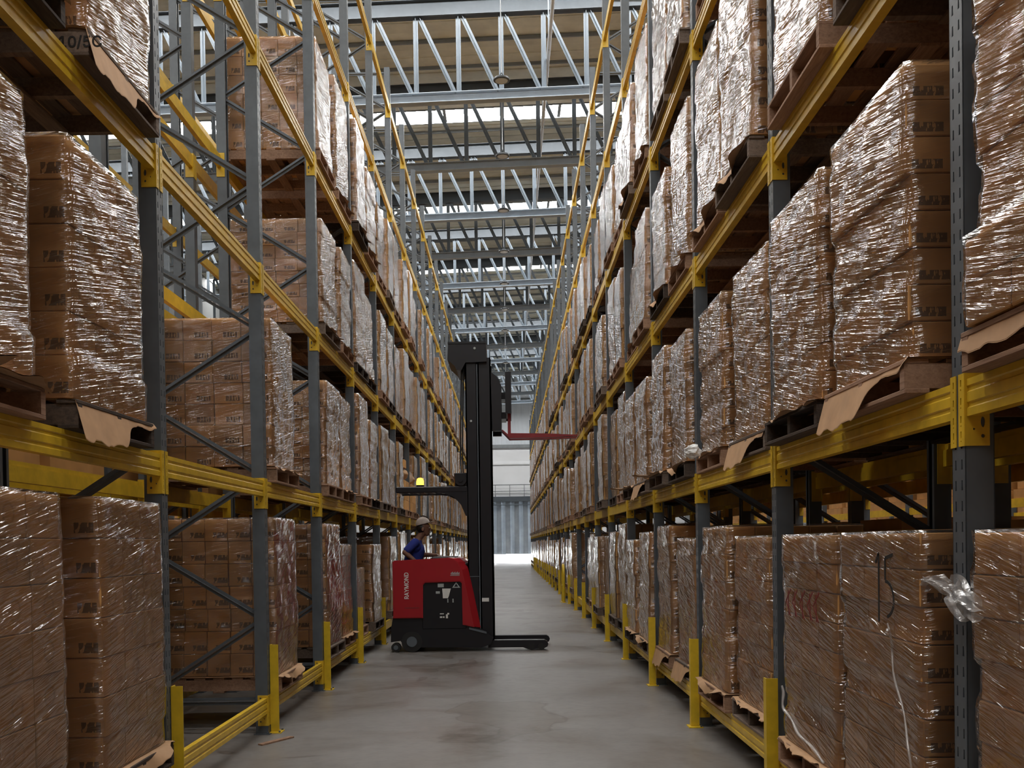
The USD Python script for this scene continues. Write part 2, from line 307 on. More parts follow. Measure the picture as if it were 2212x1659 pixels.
# roof: sheets across the hall, translucent strips every second truss
TS = 4.72; TY = 26.2
sky_y = [34.1 + 2 * TS * k for k in range(-5, 6)]
ceil = thing('ceiling', 'brown lined roof of cross-laid sheets over pale trusses', kind='structure')
def slab(x0, x1, y0, y1, dz, t):
    m = bx(x0, x1, y0, y1, 0, t); m.vertices[:, 2] += roofz(m.vertices[:, 0]) + dz; return m
yy = Y0; i = 0
while yy < Y1 - 0.01:
    nx = min(Y1, yy + 0.5)
    cuts = [(yy, nx)]
    for s in sky_y:
        new = []
        for a, b in cuts:
            if b <= s - 0.52 or a >= s + 0.52: new.append((a, b))
            else:
                if a < s - 0.52: new.append((a, s - 0.52))
                if b > s + 0.52: new.append((s + 0.52, b))
        cuts = new
    for a, b in cuts:
        if b - a > 0.03: obj('roof_sheet', slab(-HX, HX, a, b + 0.02, 0.03 * (i % 2), 0.03), DECK, ceil)
    yy = nx; i += 1
for y in np.arange(Y0 + 0.5, Y1, TS / 3):
    if min(abs(y - s) for s in sky_y) > 0.8: obj('purlin', slab(-HX, HX, y - 0.03, y + 0.03, -0.09, 0.09), PURLIN, ceil)
for k, s in enumerate(sky_y):
    wn = thing(f'window_{k + 1}', 'bright translucent corrugated roof light strip', kind='structure')
    for j in range(8):
        x0, x1 = -HX + 4 * j + 0.05, -HX + 4 * j + 3.95
        cx = np.array([x0, x1]); cz = roofz(cx) + 0.05
        v = np.array([(a, y, z) for y in (s - 0.53, s + 0.53) for a, z in zip(cx, cz)]); f = [(0, 2, 3, 1)]
        obj('roof_light_panel', (v, f), GLOWP, wn)
    for e in (-0.53, 0.53): obj('edge_flashing', slab(-HX, HX, s + e - 0.02, s + e + 0.02, -0.02, 0.12), PURLIN, wn)
    for j in range(17):
        x = -HX + 2 * j; obj('glazing_bar', slab(max(-HX, x - 0.05), min(HX, x + 0.05), s - 0.53, s + 0.53, 0.02, 0.05), PURLIN, wn)

# trusses
tp = proto('roof_truss'); PS = 1.14; zb, zt = 13.6, 15.98; nX = 13
def sh(m): m.vertices[:, 2] += SL * m.vertices[:, 0]; return m
def ibeam(x0, x1, z0, z1, w):
    return cat_([bx(x0, x1, -w / 2, w / 2, z1 - 0.02, z1), bx(x0, x1, -0.012, 0.012, z0, z1), bx(x0, x1, -w / 2, w / 2, z0, z0 + 0.02)])
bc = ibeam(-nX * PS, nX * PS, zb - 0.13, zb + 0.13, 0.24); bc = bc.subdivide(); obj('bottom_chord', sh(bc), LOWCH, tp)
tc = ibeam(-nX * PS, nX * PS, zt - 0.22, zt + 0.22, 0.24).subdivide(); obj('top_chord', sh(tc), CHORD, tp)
def ang(p, q, w):
    return cat_([bar(p, q, w, 0.012, (0, 1, 0)), moved(bar(p, q, 0.012, w, (0, 1, 0)), (0, 0, 0))])
for i in range(-nX, nX + 1):
    x = i * PS; s = SL * x
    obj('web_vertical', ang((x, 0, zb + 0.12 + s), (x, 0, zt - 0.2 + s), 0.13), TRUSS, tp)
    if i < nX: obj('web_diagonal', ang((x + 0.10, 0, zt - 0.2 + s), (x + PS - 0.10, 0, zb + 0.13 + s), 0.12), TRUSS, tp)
ordn = ['first', 'second', 'third', 'fourth', 'fifth', 'sixth', 'seventh', 'eighth', 'ninth', 'tenth', 'eleventh', 'twelfth', 'thirteenth', 'fourteenth', 'fifteenth', 'sixteenth', 'seventeenth', 'eighteenth', 'nineteenth', 'twentieth', 'twenty-first', 'twenty-second', 'twenty-third', 'twenty-fourth', 'twenty-fifth', 'twenty-sixth', 'twenty-seventh', 'twenty-eighth', 'twenty-ninth', 'thirtieth']
for k in range(0, 13):
    place(tp, 'roof_truss', f'pale grey steel roof truss across the aisle, {ordn[k]} from the camera', 'roof truss', (0, TY + TS * k, 0), group='roof trusses')
tie = thing('pipe_run', 'pale pipe running lengthwise through the roof trusses right of the lamps', 'pipe')
obj('pipe', tube([(1.25, 20, 14.55), (1.25, Y1 - 0.1, 14.55)], 0.05, 10), PIPE, tie)
for k in range(0, 13): obj('hanger', bx(1.235, 1.265, TY + TS * k - 0.6, TY + TS * k - 0.57, 14.5, 16.6), TRUSS, tie)

# high-bay lamps hung along the aisle
lp = proto('high_bay_lamp')
ringp = [(0.0, 0.10), (0.07, 0.10), (0.09, 0.05), (0.20, 0.045), (0.21, 0.02), (0.205, 0.0), (0.17, -0.012), (0.165, 0.0), (0.0, 0.004)]
obj('housing', trimesh.creation.revolve(np.array(ringp), sections=28), LAMPB, lp, 40)
obj('lens', cyl((0, 0, -0.006), 'z', 0.155, 0.012, 24), LENS, lp)
obj('bracket', cat_([bar((-0.06, 0, 0.09), (0, 0, 0.2), 0.012, 0.02), bar((0.06, 0, 0.09), (0, 0, 0.2), 0.012, 0.02)]), LAMPB, lp)
obj('hanging_rod', cyl((0, 0, 1.835), 'z', 0.012, 3.29, 8), PIPE, lp)
for k in range(0, 13):
    place(lp, 'high_bay_lamp', f'round dark high-bay lamp hanging on a rod, {ordn[k]} from the camera', 'ceiling lamp', (0, 24.3 + TS * k, 13.1), group='high-bay lamps above the aisle')

# ------------------------------------------------------------------ pallet racking
XL, XR, B = 2.072, 1.641, 2.4552
YL, YR = 5.885, 3.535
LVL = [0.074, 1.930, 3.759, 5.679, 7.595, 9.519]
LVR = [0.074, 1.927, 3.788, 5.722, 7.644, 9.568]
PD, PW, FD, FH = 0.105, 0.10, 1.07, 10.45   # post depth, post width, frame depth, frame height

def post(front, holes):
    """open C upright; its aisle face carries two columns of slots"""
    s = 1 if front else -1; x0 = 0 if front else FD
    face = sbox(-PW / 2, 0.005, PW / 2, FH)
    if holes:
        sl = []
        for z in np.arange(0.12, FH - 0.1, 0.075):
            for y in (-0.024, 0.024):
                sl.append(Polygon([(y - 0.006, z), (y + 0.006, z), (y + 0.004, z + 0.036), (y - 0.004, z + 0.036)]))
        face = Polygon(face.exterior.coords, [p.exterior.coords for p in sl])
    t = 0.004
    m = [extr(face, t, 'yz', min(x0, x0 + s * t))]
    for y in (-1, 1):
        a, b = sorted((x0, x0 + s * PD)); m.append(bx(a, b, y * PW / 2 - (t if y > 0 else 0), y * PW / 2 + (t if y < 0 else 0), 0.005, FH))
        a, b = sorted((x0 + s * (PD - t), x0 + s * PD)); m.append(bx(a, b, *sorted((y * PW / 2, y * (PW / 2 - 0.028))), 0.005, FH))
    return cat_(m)
def frame(name, holes):
    p = proto(name)
    obj('front_post', post(True, holes), SLATE, p); obj('rear_post', post(False, False), SLATE, p)
    for x0 in (-0.02, FD - 0.12): obj('base_plate', cat_([bx(x0, x0 + 0.14, -0.075, 0.075, 0, 0.006), cyl((x0 + 0.02, -0.06, 0.012), 'z', 0.01, 0.02, 6), cyl((x0 + 0.02, 0.06, 0.012), 'z', 0.01, 0.02, 6)]), SLATE, p)
    fx, rx = PD * 0.6, FD - PD * 0.6
    def brace(a, b):
        return cat_([bar(a, b, 0.003, 0.042, (0, 1, 0)), moved(bar(a, b, 0.024, 0.003, (0, 1, 0)), (0, 0, 0.02)), moved(bar(a, b, 0.024, 0.003, (0, 1, 0)), (0, 0, -0.02))])
    z, side = 0.36, 0
    obj('brace', brace((fx, 0, 0.28), (rx, 0, 0.28)), SLATE, p)
    while z + 0.642 < FH - 0.15:
        a, b = ((rx, 0, z), (fx, 0, z + 0.60)) if side == 0 else ((fx, 0, z + 0.04), (rx, 0, z + 0.62))
        obj('brace', brace(a, b), SLATE, p); z += 0.642 if side else 0.60; side = 1 - side
    obj('brace', brace((fx, 0, FH - 0.1), (rx, 0, FH - 0.1)), SLATE, p)
    return p
FRN, FRF = frame('upright_frame', True), frame('upright_frame', False)

def beam_proto(detail):
    """a stepped box beam with an L-shaped hooked plate at each end; x points into the rack, origin midway at plate foot"""
    p = proto('pallet_beam'); L = B - PW - 0.012
    # profile (x, z): aisle face with two shallow grooves, step along the inner top
    g = [(0.004, 0.105), (0.052, 0.105), (0.052, 0.205), (0.040, 0.205), (0.040, 0.238), (0.004, 0.238), (0.004, 0.214), (0.010, 0.209), (0.010, 0.196), (0.004, 0.190), (0.004, 0.156), (0.010, 0.151), (0.010, 0.139), (0.004, 0.133)] if detail else [(0.004, 0.105), (0.052, 0.105), (0.052, 0.205), (0.040, 0.205), (0.040, 0.238), (0.004, 0.238)]
    obj('beam_body', extr(Polygon(g), L, 'xz', -L / 2), YEL, p)
    for e in (-1, 1):
        yp = e * (B / 2 - PW / 2 - 0.003)
        plate = sbox(-0.004, 0.0, 0.086, 0.26); fl = sbox(-0.0, 0.0, 0.043, 0.26)
        if detail:
            hp = [Point(0.062, 0.035).buffer(0.007, 6), affinity.scale(Point(0.062, 0.085).buffer(0.008, 6), 1, 2.4), Point(0.062, 0.235).buffer(0.007, 6), Point(0.03, 0.06).buffer(0.004, 6), Point(0.066, 0.145).buffer(0.006, 6)]
            for h in hp: plate = plate.difference(h)
            for zc in (0.03, 0.085, 0.15, 0.215): fl = fl.difference(sbox(0.02, zc, 0.028, zc + 0.024)).difference(Point(0.024, zc - 0.012).buffer(0.003, 6))
        a = extr(plate, 0.005, 'xz', yp - 0.0025)
        b = extr(fl, 0.004, 'yz', -0.005); b.vertices[:, 1] = yp + e * b.vertices[:, 1]
        if e < 0: b.invert()
        obj('end_plate', cat_([a, b]), YEL, p)
    return p
BMN, BMF = beam_proto(True), beam_proto(False)
tier = ['floor level', 'first shelf', 'second shelf', 'third shelf', 'fourth shelf', 'top shelf']
SIDES = {'right': (1, XR, YR, LVR), 'left': (-1, XL, YL, LVL)}
NB = 27            # bays down the aisle
stuff_beams, stuff_frames = [], []
def put(m_list, side, x, y, z, flip=False):
    """transform from rack space to the hall"""
    out = []
    for m in m_list:
        m = m.copy(); s = SIDES[side][0] * (-1 if flip else 1)
        if s < 0: m.vertices[:, :2] *= -1
        m.apply_translation((x, y, z)); out.append(m)
    return out
far_beam = cat_([bx(0.004, 0.05, -B / 2 + 0.05, B / 2 - 0.05, 0.105, 0.238), bx(-0.004, 0.05, -B / 2 + 0.005, -B / 2 + 0.055, 0, 0.26), bx(-0.004, 0.05, B / 2 - 0.055, B / 2 - 0.005, 0, 0.26)])
for side, (s, X, YY, LV) in SIDES.items():
    rot = 0 if s > 0 else 180
    for b in range(-1, NB + 1):
        y = YY + b * B
        if b <= 19:
            place(FRN if b <= 4 else FRF, 'upright_frame', f'slate grey braced upright frame of the {side} rack, {ordn[b + 1]} from the camera', 'rack upright', (s * X, y, 0), rot, f'upright frames of the {side} rack')
        else:
            stuff_frames.append(y * 1j + s * X)
        if b == NB: continue
        for l in range(6):
            if b <= 10 and not (l == 0 and side == 'left' and b == -1 and False):
                place(BMN if b <= 3 else BMF, 'pallet_beam', f'yellow aisle beam of the {side} rack, {tier[l]}, {ordn[b + 1]} bay from the camera', 'rack beam', (s * X, y + B / 2, LV[l]), rot, f'aisle beams of the {side} rack')
            else:
                stuff_beams += put([far_beam], side, s * X, y + B / 2, LV[l])
            if b <= (2 if side == 'right' else 3):
                place(BMF, 'pallet_beam', f'yellow wall-side beam of the {side} rack, {tier[l]}, {ordn[b + 1]} bay from the camera', 'rack beam', (s * (X + FD), y + B / 2, LV[l]), rot + 180, f'wall-side beams of the {side} rack')
            elif b <= 12:
                stuff_beams += put([far_beam], side, s * (X + FD), y + B / 2, LV[l], True)
    # the row standing back to back behind it
    XB = X + FD + 0.26
    for b in range(-1, 7):
        y = YY + b * B
        place(FRF, 'upright_frame', f'slate grey upright frame in the row behind the {side} rack, {ordn[b + 1]} from the camera', 'rack upright', (s * XB, y, 0), rot, f'upright frames behind the {side} rack')
        for l in range(6):
            for xx, fl in ((XB, False), (XB + FD, True)):
                if b < 6:
                    if b <= 1: place(BMF, 'pallet_beam', f'yellow {"rear" if fl else "inner"} beam in the row behind the {side} rack, {tier[l]}, {ordn[b + 1]} bay', 'rack beam', (s * xx, y + B / 2, LV[l]), rot + (180 if fl else 0), f'beams behind the {side} rack')
                    else: stuff_beams += put([far_beam], side, s * xx, y + B / 2, LV[l], fl)
obj('distant_pallet_beams', cat_(stuff_beams), YEL, label='yellow rack beams far down the aisle and deep behind the racks', cat='rack beams', kind='stuff')
pf = cat_([bx(0, PD, -PW / 2, PW / 2, 0, FH), bx(FD - PD, FD, -PW / 2, PW / 2, 0, FH)] + [bar((PD * .6, 0, .36 + .642 * k), (FD - PD * .6, 0, .36 + .642 * (k + 1)), 0.02, 0.04) if k % 2 else bar((FD - PD * .6, 0, .36 + .642 * k), (PD * .6, 0, .36 + .642 * (k + 1)), 0.02, 0.04) for k in range(15)])
sfm = []
for c in stuff_frames:
    m = pf.copy()
    if c.real < 0: m.vertices[:, :2] *= -1
    sfm.append(moved(m, (c.real, c.imag, 0)))
obj('distant_upright_frames', cat_(sfm), SLATE, label='slate grey rack uprights at the far end of the aisle', cat='rack uprights', kind='stuff')

# column guards on the aisle side of each upright
gp = proto('column_guard')
obj('guard_angle', extr(unary_union([sbox(-0.036, -0.0035, 0.036, 0.0035), sbox(-0.036, -0.0035, -0.029, 0.06)]), 0.755, 'xy', 0.005), YELG, gp)
fpl = obj('foot_plate', bx(-0.06, 0.06, -0.05, 0.09, 0, 0.008), YELG, gp)
for yy in (-0.035, 0.075): obj('anchor_bolt', cyl((0.045, yy, 0.014), 'z', 0.009, 0.016, 6), SLATE, fpl)
for side, (s, X, YY, LV) in SIDES.items():
    for b in range(0, 24):
        y = YY + b * B + (-0.10 if s > 0 else 0.03)
        place(gp, 'column_guard', f'short yellow steel column guard at the {ordn[b + 1]} upright of the {side} rack', 'column guard', (s * (X - (0.052 if s > 0 else 0.04)), y, 0), 0 if s > 0 else 0, f'column guards along the {side} rack')

# ------------------------------------------------------------------ pallets
def pallet(name, wd, parts=True, seed=0):
    """1.10 deep (x) by 0.96 along the aisle (y), origin at the middle of the underside"""
    r = random.Random(seed); p = proto(name); D, Wy = 1.10, 0.96; L = []
    for y in (-Wy / 2 + 0.025, 0, Wy / 2 - 0.025): L.append(('stringer', bx(-D / 2, D / 2, y - 0.022, y + 0.022, 0.020, 0.118)))
    for k in range(7):
        x = -D / 2 + 0.05 + k * (D - 0.1) / 6; e = r.uniform(-0.008, 0.008)
        L.append(('deck_board', cbx(x - 0.05, x + 0.05, -Wy / 2 + e, Wy / 2 + e, 0.118, 0.138, 0.003)))
    for x in (-D / 2 + 0.05, 0, D / 2 - 0.05): L.append(('bottom_board', cbx(x - 0.05, x + 0.05, -Wy / 2, Wy / 2, 0, 0.020, 0.003)))
    if parts:
        for n_, m in L: obj(n_, m, wd, p)
    else: obj('boards', cat_([m for _, m in L]), wd, p)
    return p
PALN = [pallet('wooden_pallet', w, True, i) for i, w in enumerate((WOODA, WOODB, WOODC))]
PALF = [pallet('wooden_pallet', w, False, 9) for w in (WOODA, WOODB, WOODC)]
pst = pallet('wooden_pallet', WOODB, True, 4)
st = meshkit.text_mesh('10/5C', 0.052, 0.002, bold=True); st.vertices = np.stack([-0.40 - st.vertices[:, 0], 0.4772 + st.vertices[:, 2], 0.042 + st.vertices[:, 1]], 1); st.invert(); st.invert()
obj('stencil', st, INK, pst, label='black stencilled 10/5C'); PALN.append(pst)
PWORD = ['reddish', 'greyish', 'dark', 'black-stencilled']

# ------------------------------------------------------------------ wrapped loads
TYPES = {'A': (8, 0.1455, 4, 3), 'B': (6, 0.208, 5, 3), 'C': (7, 0.186, 4, 4), 'D': (4, 0.208, 5, 3), 'E': (7, 0.1455, 4, 3), 'F': (7, 0.200, 5, 3)}
TWORD = {'A': 'flat brown cartons', 'B': 'tall brown cartons', 'C': 'square brown cartons', 'D': 'few tall brown cartons', 'E': 'low flat brown cartons', 'F': 'tall brown cartons'}
LX, LY = 1.02, 0.885
CMAT = {k: carton('kraft_carton_' + k.lower(), LX / v[2], v[1]) for k, v in TYPES.items()}
CRED = carton('kraft_carton_red_print', LX / 4, 0.186, red=True)
CFAR = carton('kraft_carton_far', 0.3, 0.2, island=True)
def load_geo(kind, seed, over=0.0):
    r = random.Random(seed); nl, h, nx, ny = TYPES[kind]; lay, cts = [], []
    lx, ly = r.uniform(-0.012, 0.012), r.uniform(-0.012, 0.012)
    for i in range(nl):
        t = i / max(1, nl - 1)
        ox, oy = lx * t + r.uniform(-0.010, 0.010), ly * t + r.uniform(-0.010, 0.010)
        if over and i < 2: ox -= over
        lay.append((i * h, (i + 1) * h, -LX / 2 + ox, LX / 2 + ox, -LY / 2 + oy, LY / 2 + oy))
        for a in range(nx):
            for b in range(ny):
                if 0 < a < nx - 1 and 0 < b < ny - 1 and i < nl - 1: continue
                w, d = LX / nx, LY / ny
                c = (-LX / 2 + ox + (a + 0.5) * w + r.uniform(-0.003, 0.003), -LY / 2 + oy + (b + 0.5) * d + r.uniform(-0.003, 0.003), (i + 0.5) * h)
                cts.append((c, (w - 0.006, d - 0.006, h - 0.004)))
    return lay, cts
def film_geo(lay, seed, nper, nrow, amp):
    """the wrap: a skin around the layers, pinched between them, folded over the top edge"""
    H = lay[-1][1]; rc = 0.03
    zs = np.linspace(-0.03, H + 0.008, nrow)
    prof = []
    for z in zs:
        i = int(np.clip(z / H * len(lay), 0, len(lay) - 1)); i2 = int(np.clip((z + 0.03) / H * len(lay), 0, len(lay) - 1)); i3 = int(np.clip((z - 0.03) / H * len(lay), 0, len(lay) - 1))
        prof.append((min(lay[q][2] for q in (i, i2, i3)), max(lay[q][3] for q in (i, i2, i3)), min(lay[q][4] for q in (i, i2, i3)), max(lay[q][5] for q in (i, i2, i3))))
    prof = np.array(prof)
    rows = [(z, *p, 0.0) for z, p in zip(zs, prof)] + [(H + 0.012, *prof[-1], 0.05), (H + 0.010, *prof[-1], 0.16)]
    # perimeter parameters of a unit rounded rectangle
    q = []
    lens = [LX - 2 * rc, PI / 2 * rc, LY - 2 * rc, PI / 2 * rc] * 2; lens = lens[:8]; tot = sum([LX - 2 * rc, LY - 2 * rc]) * 2 + 2 * PI * rc
    def at(s, x0, x1, y0, y1, g):
        x0, x1, y0, y1 = x0 - g, x1 + g, y0 - g, y1 + g; w, d = x1 - x0 - 2 * rc, y1 - y0 - 2 * rc
        segs = [w, PI / 2 * rc, d, PI / 2 * rc, w, PI / 2 * rc, d, PI / 2 * rc]; s = s * sum(segs); k = 0
        while k < 7 and s > segs[k]: s -= segs[k]; k += 1
        a = s / rc
        if k == 0: return x0 + rc + s, y0, 0, -1
        if k == 1: return x1 - rc + rc * math.sin(a), y0 + rc - rc * math.cos(a), math.sin(a), -math.cos(a)
        if k == 2: return x1, y0 + rc + s, 1, 0
        if k == 3: return x1 - rc + rc * math.cos(a), y1 - rc + rc * math.sin(a), math.cos(a), math.sin(a)
        if k == 4: return x1 - rc - s, y1, 0, 1
        if k == 5: return x0 + rc - rc * math.sin(a), y1 - rc + rc * math.cos(a), -math.sin(a), math.cos(a)
        if k == 6: return x0, y1 - rc - s, -1, 0
        return x0 + rc - rc * math.cos(a), y0 + rc - rc * math.sin(a), -math.cos(a), -math.sin(a)
    v, nn = [], []
    for (z, x0, x1, y0, y1, ins) in rows:
        for j in range(nper):
            X_, Y_, nx, ny = at(j / nper, x0 + ins, x1 - ins, y0 + ins, y1 - ins, 0.007)
            v.append((X_, Y_, z)); nn.append((nx, ny, 0 if ins == 0 else 0))
    v, nn = np.array(v), np.array(nn)
    u = v[:, 0] + v[:, 1]
    d = meshkit.fbm(np.stack([u * 2.5 + seed, (v[:, 2] - 0.2 * u) * 9, v[:, 0] * 1.5], 1), 3, seed) - 0.35
    d2 = meshkit.noise(np.stack([u * 9, v[:, 2] * 9 + seed, v[:, 1] * 3], 1), seed + 5) - 0.5
    edge = np.clip((v[:, 2] + 0.03) / 0.12, 0.4, 1)
    v = v + nn * (amp * np.clip(d * 1.6 + d2 * 0.5, -0.25, 1.3))[:, None]
    v[:, 2] += np.where(v[:, 2] < 0.0, (meshkit.noise(np.stack([u * 6, u * 0, u * 0 + seed], 1), seed) - 0.4) * 0.05, 0)
    v[v[:, 2] < 0.004, 2] = 0.004
    f = [(i * nper + j, i * nper + (j + 1) % nper, (i + 1) * nper + (j + 1) % nper, (i + 1) * nper + j) for i in range(len(rows) - 1) for j in range(nper)]
    return v, np.array(f)
def strokes(pts_list, x, r=0.009, flat=0.002):
    out = []
    for pts in pts_list:
        p = np.array([(x, a, b) for a, b in pts], float)
        for i in range(len(p) - 1): out.append(bar(p[i], p[i + 1], 2 * r, flat, (1, 0, 0)))
    return cat_(out)
loads = {}
def load_near(key, kind, seed, side, over=0.0, red=False, extra=None):
    p = proto('wrapped_load'); lay, cts = load_geo(kind, seed, over)
    for c, d in cts:
        obj('carton', cbx(-d[0] / 2, d[0] / 2, -d[1] / 2, d[1] / 2, -d[2] / 2, d[2] / 2, 0.004), CRED if red else CMAT[kind], p, loc=c)
    obj('film_wrap', film_geo(lay, seed, 110, 44, 0.016), FILM[side], p, True, label='clear wrinkled stretch film')
    if extra: extra(p)
    loads[key] = (p, kind, lay[-1][1]); return p
def load_far(key, kind, seed, side):
    p = proto('wrapped_load'); lay, cts = load_geo(kind, seed)
    obj('cartons', cat_([bx(c[0] - d[0] / 2, c[0] + d[0] / 2, c[1] - d[1] / 2, c[1] + d[1] / 2, c[2] - d[2] / 2, c[2] + d[2] / 2) for c, d in cts]), CFAR, p)
    obj('film_wrap', film_geo(lay, seed, 52, 20, 0.018), FILM[side], p, True, label='clear wrinkled stretch film')
    loads[key] = (p, kind, lay[-1][1])
def mark15(p):
    arc = [(0.10 + 0.11 * math.cos(t), -0.095 + 0.09 * math.sin(t)) for t in np.linspace(2.2, -2.4, 12)]
    # read from the aisle: +y runs to the left, so the figures are drawn mirrored in y
    g = [[(0.05, 0.16), (0.05, -0.13)], [(0.05, 0.16), (0.085, 0.12)], [(-0.02, 0.14), (-0.10, 0.155)], [(-0.02, 0.14), (-0.02, 0.05)]]
    g.append([(-0.02 - 0.09 * math.sin(t) * 1.0, -0.03 + 0.075 * math.cos(t)) for t in np.linspace(0.0, 2.9, 10)])
    fold(p, [(-0.15, 0.79), (-0.24, 0.55), (-0.385, 0.27), (-0.40, 0.03)])
    obj('handwritten_number', moved(strokes([[(a - 0.12, b + 0.92) for a, b in q] for q in g], -LX / 2 - 0.03, 0.007), (0, 0, 0)), INK, p, label='number 15 written large in black marker')
def fold(p, pts, r=0.0045):
    t_ = np.linspace(0, 1, len(pts)); u = np.linspace(0, 1, 24)
    q = np.stack([np.full(24, -LX / 2 - 0.026), np.interp(u, t_, [a for a, b in pts]), np.interp(u, t_, [b for a, b in pts])], 1); q[:, 0] += 0.006 * np.sin(u * 17)
    obj('film_fold', tube(q, r * (0.7 + 0.5 * np.abs(np.sin(u * 13))), 6), FOLD, p, True, label='white gathered edge of the stretch film')
def markred(p):
    r = random.Random(3); g = []
    for k, y in enumerate((0.28, 0.16, 0.03, -0.1, -0.2)):
        g += [[(y, 0.86), (y - 0.01, 0.72)], [(y - 0.05, 0.87), (y + 0.04, 0.80), (y - 0.04, 0.72)]]
    fold(p, [(0.44, 0.30), (0.40, 0.17), (0.1, 0.08), (-0.30, 0.02)], 0.008)
    obj('handwritten_letters', strokes(g, -LX / 2 - 0.03, 0.005), REDINK, p, label='red marker scrawl')
for sd, s in (('R', 1), ('L', -1)):
    for k, (kind, seed) in enumerate((('A', 1), ('B', 2), ('C', 3), ('A', 4), ('F', 5), ('E', 6))):
        load_near(f'{sd}n{k}', kind, seed + (20 if s < 0 else 0), s)
    for k, (kind, seed) in enumerate((('A', 11), ('B', 12), ('C', 13), ('F', 14))):
        load_far(f'{sd}f{k}', kind, seed + (20 if s < 0 else 0), s)
load_near('R15', 'A', 31, 1, extra=mark15); load_near('Rred', 'A', 32, 1, extra=markred); load_near('Rover', 'A', 33, 1, over=0.055)
load_near('Lred', 'F', 34, -1, red=True); load_near('Llow', 'D', 35, -1)

# cardboard sheets caught between pallet and load, torn and drooping over the aisle edge
def sheet_geo(seed, reach=0.10, droop=1.0, even=False):
    r = random.Random(seed); ny, nx = 36, 22
    ys = np.linspace(-0.49, 0.49, ny); v = []
    for j in range(ny):
        rag = reach * (0.18 + 1.7 * meshkit.noise(np.array([[ys[j] * 4.5 + seed, 0.3, seed]]), seed)[0] ** 2.2) + r.uniform(-0.006, 0.006)
        fold = meshkit.noise(np.array([[ys[j] * 3.0, 7.1, seed]]), seed + 3)[0]
        if even: rag, fold = reach * (0.92 + 0.16 * math.sin(ys[j] * 7)) + r.uniform(-0.003, 0.003), 1.0
        for i in range(nx):
            t = i / (nx - 1)
            if t < 0.4: x, z = 0.52 - t / 0.4 * 1.06, 0.0
            else:
                e = (t - 0.4) / 0.6 * rag; a = min(1.0, max(0, fold - 0.25) * 2.2) * droop
                x, z = -0.54 - e * (1 - 0.75 * a), -e * a * 0.95 + 0.012 * math.sin(ys[j] * 30 + seed) * (t - 0.4)
            v.append((x, ys[j], z))
    v = np.array(v); n = ny * nx; f = []
    for j in range(ny - 1):
        for i in range(nx - 1):
            a, b, c, d = j * nx + i, j * nx + i + 1, (j + 1) * nx + i + 1, (j + 1) * nx + i
            f += [(a, b, c, d), (n + d, n + c, n + b, n + a)]
    return np.vstack([v + [0, 0, 0.004], v]), np.array(f)[:, ::-1]
SHEETS = []
for k, (rc, dr) in enumerate(((0.09, 1.0), (0.13, 0.9), (0.07, 0.5), (0.17, 1.0))):
    p = proto('cardboard_sheet'); obj('board', sheet_geo(k + 1, rc, dr), KRAFT, p, 30); SHEETS.append(p)

p = proto('cardboard_sheet'); obj('board', sheet_geo(6, 0.085, 1.0, True), KRAFT, p, 30); SHEETS.append(p)
stuff_c, stuff_f, stuff_p = {1: [], -1: []}, {1: [], -1: []}, []
slw = ['nearer', 'farther']
fgeo = [load_geo(k, sd) for k, sd in (('A', 11), ('B', 12), ('C', 13), ('B', 14))]
fcart = [trimesh.Trimesh(*(lambda m: (m.vertices, m.faces))(bx(g[0][0][2], g[0][0][3], g[0][0][4], g[0][0][5], 0, g[0][-1][1]))) for g in fgeo]
ffilm = [film_geo(g[0], 3, 24, 6, 0.018) for g in fgeo]
def stack(side, b, sl, l, key, dy=None, dx=0.0, rotj=None, sheet=None, pal=None, tag=''):
    s, X, YY, LV = SIDES[side]
    off = dy if dy is not None else (0.665 if sl == 0 else 1.775) + RND.uniform(-0.07, 0.07)
    y = YY + b * B + off; z = LV[l] + 0.239
    x = s * (X - 0.03 + LX / 2 + dx + (RND.uniform(-0.02, 0.075) if dy is None else 0))
    rz = (0 if s > 0 else 180) + (rotj if rotj is not None else RND.uniform(-1.2, 1.2))
    p_i = pal if pal is not None else RND.choice((0, 0, 1, 2))
    near = b <= 3
    where = f'{side} rack {tier[l]}, {ordn[b + 1]} bay, {slw[sl]} pallet'
    pr, kind, H = loads[key]
    where2 = f'{side} rack {tier[l]}, {ordn[b + 1]} bay, {slw[sl]} place'
    place((PALN if near else PALF)[p_i], 'wooden_pallet', f'{PWORD[p_i]} wooden pallet, {where2}', 'pallet', (x, y, z), rz, f'pallets on the {side} rack')
    dz = 0.1385
    if sheet is not None:
        place(SHEETS[sheet], 'cardboard_sheet', f'torn brown cardboard sheet drooping under the load, {where2}', 'cardboard', (x, y, z + dz), rz, 'torn cardboard under loads'); dz += 0.005
    place(pr, 'wrapped_load', f'{tag or "film-wrapped stack of " + TWORD[kind]}, {where}', 'wrapped load', (x, y, z + dz + 0.001), rz, f'wrapped loads on the {side} rack')
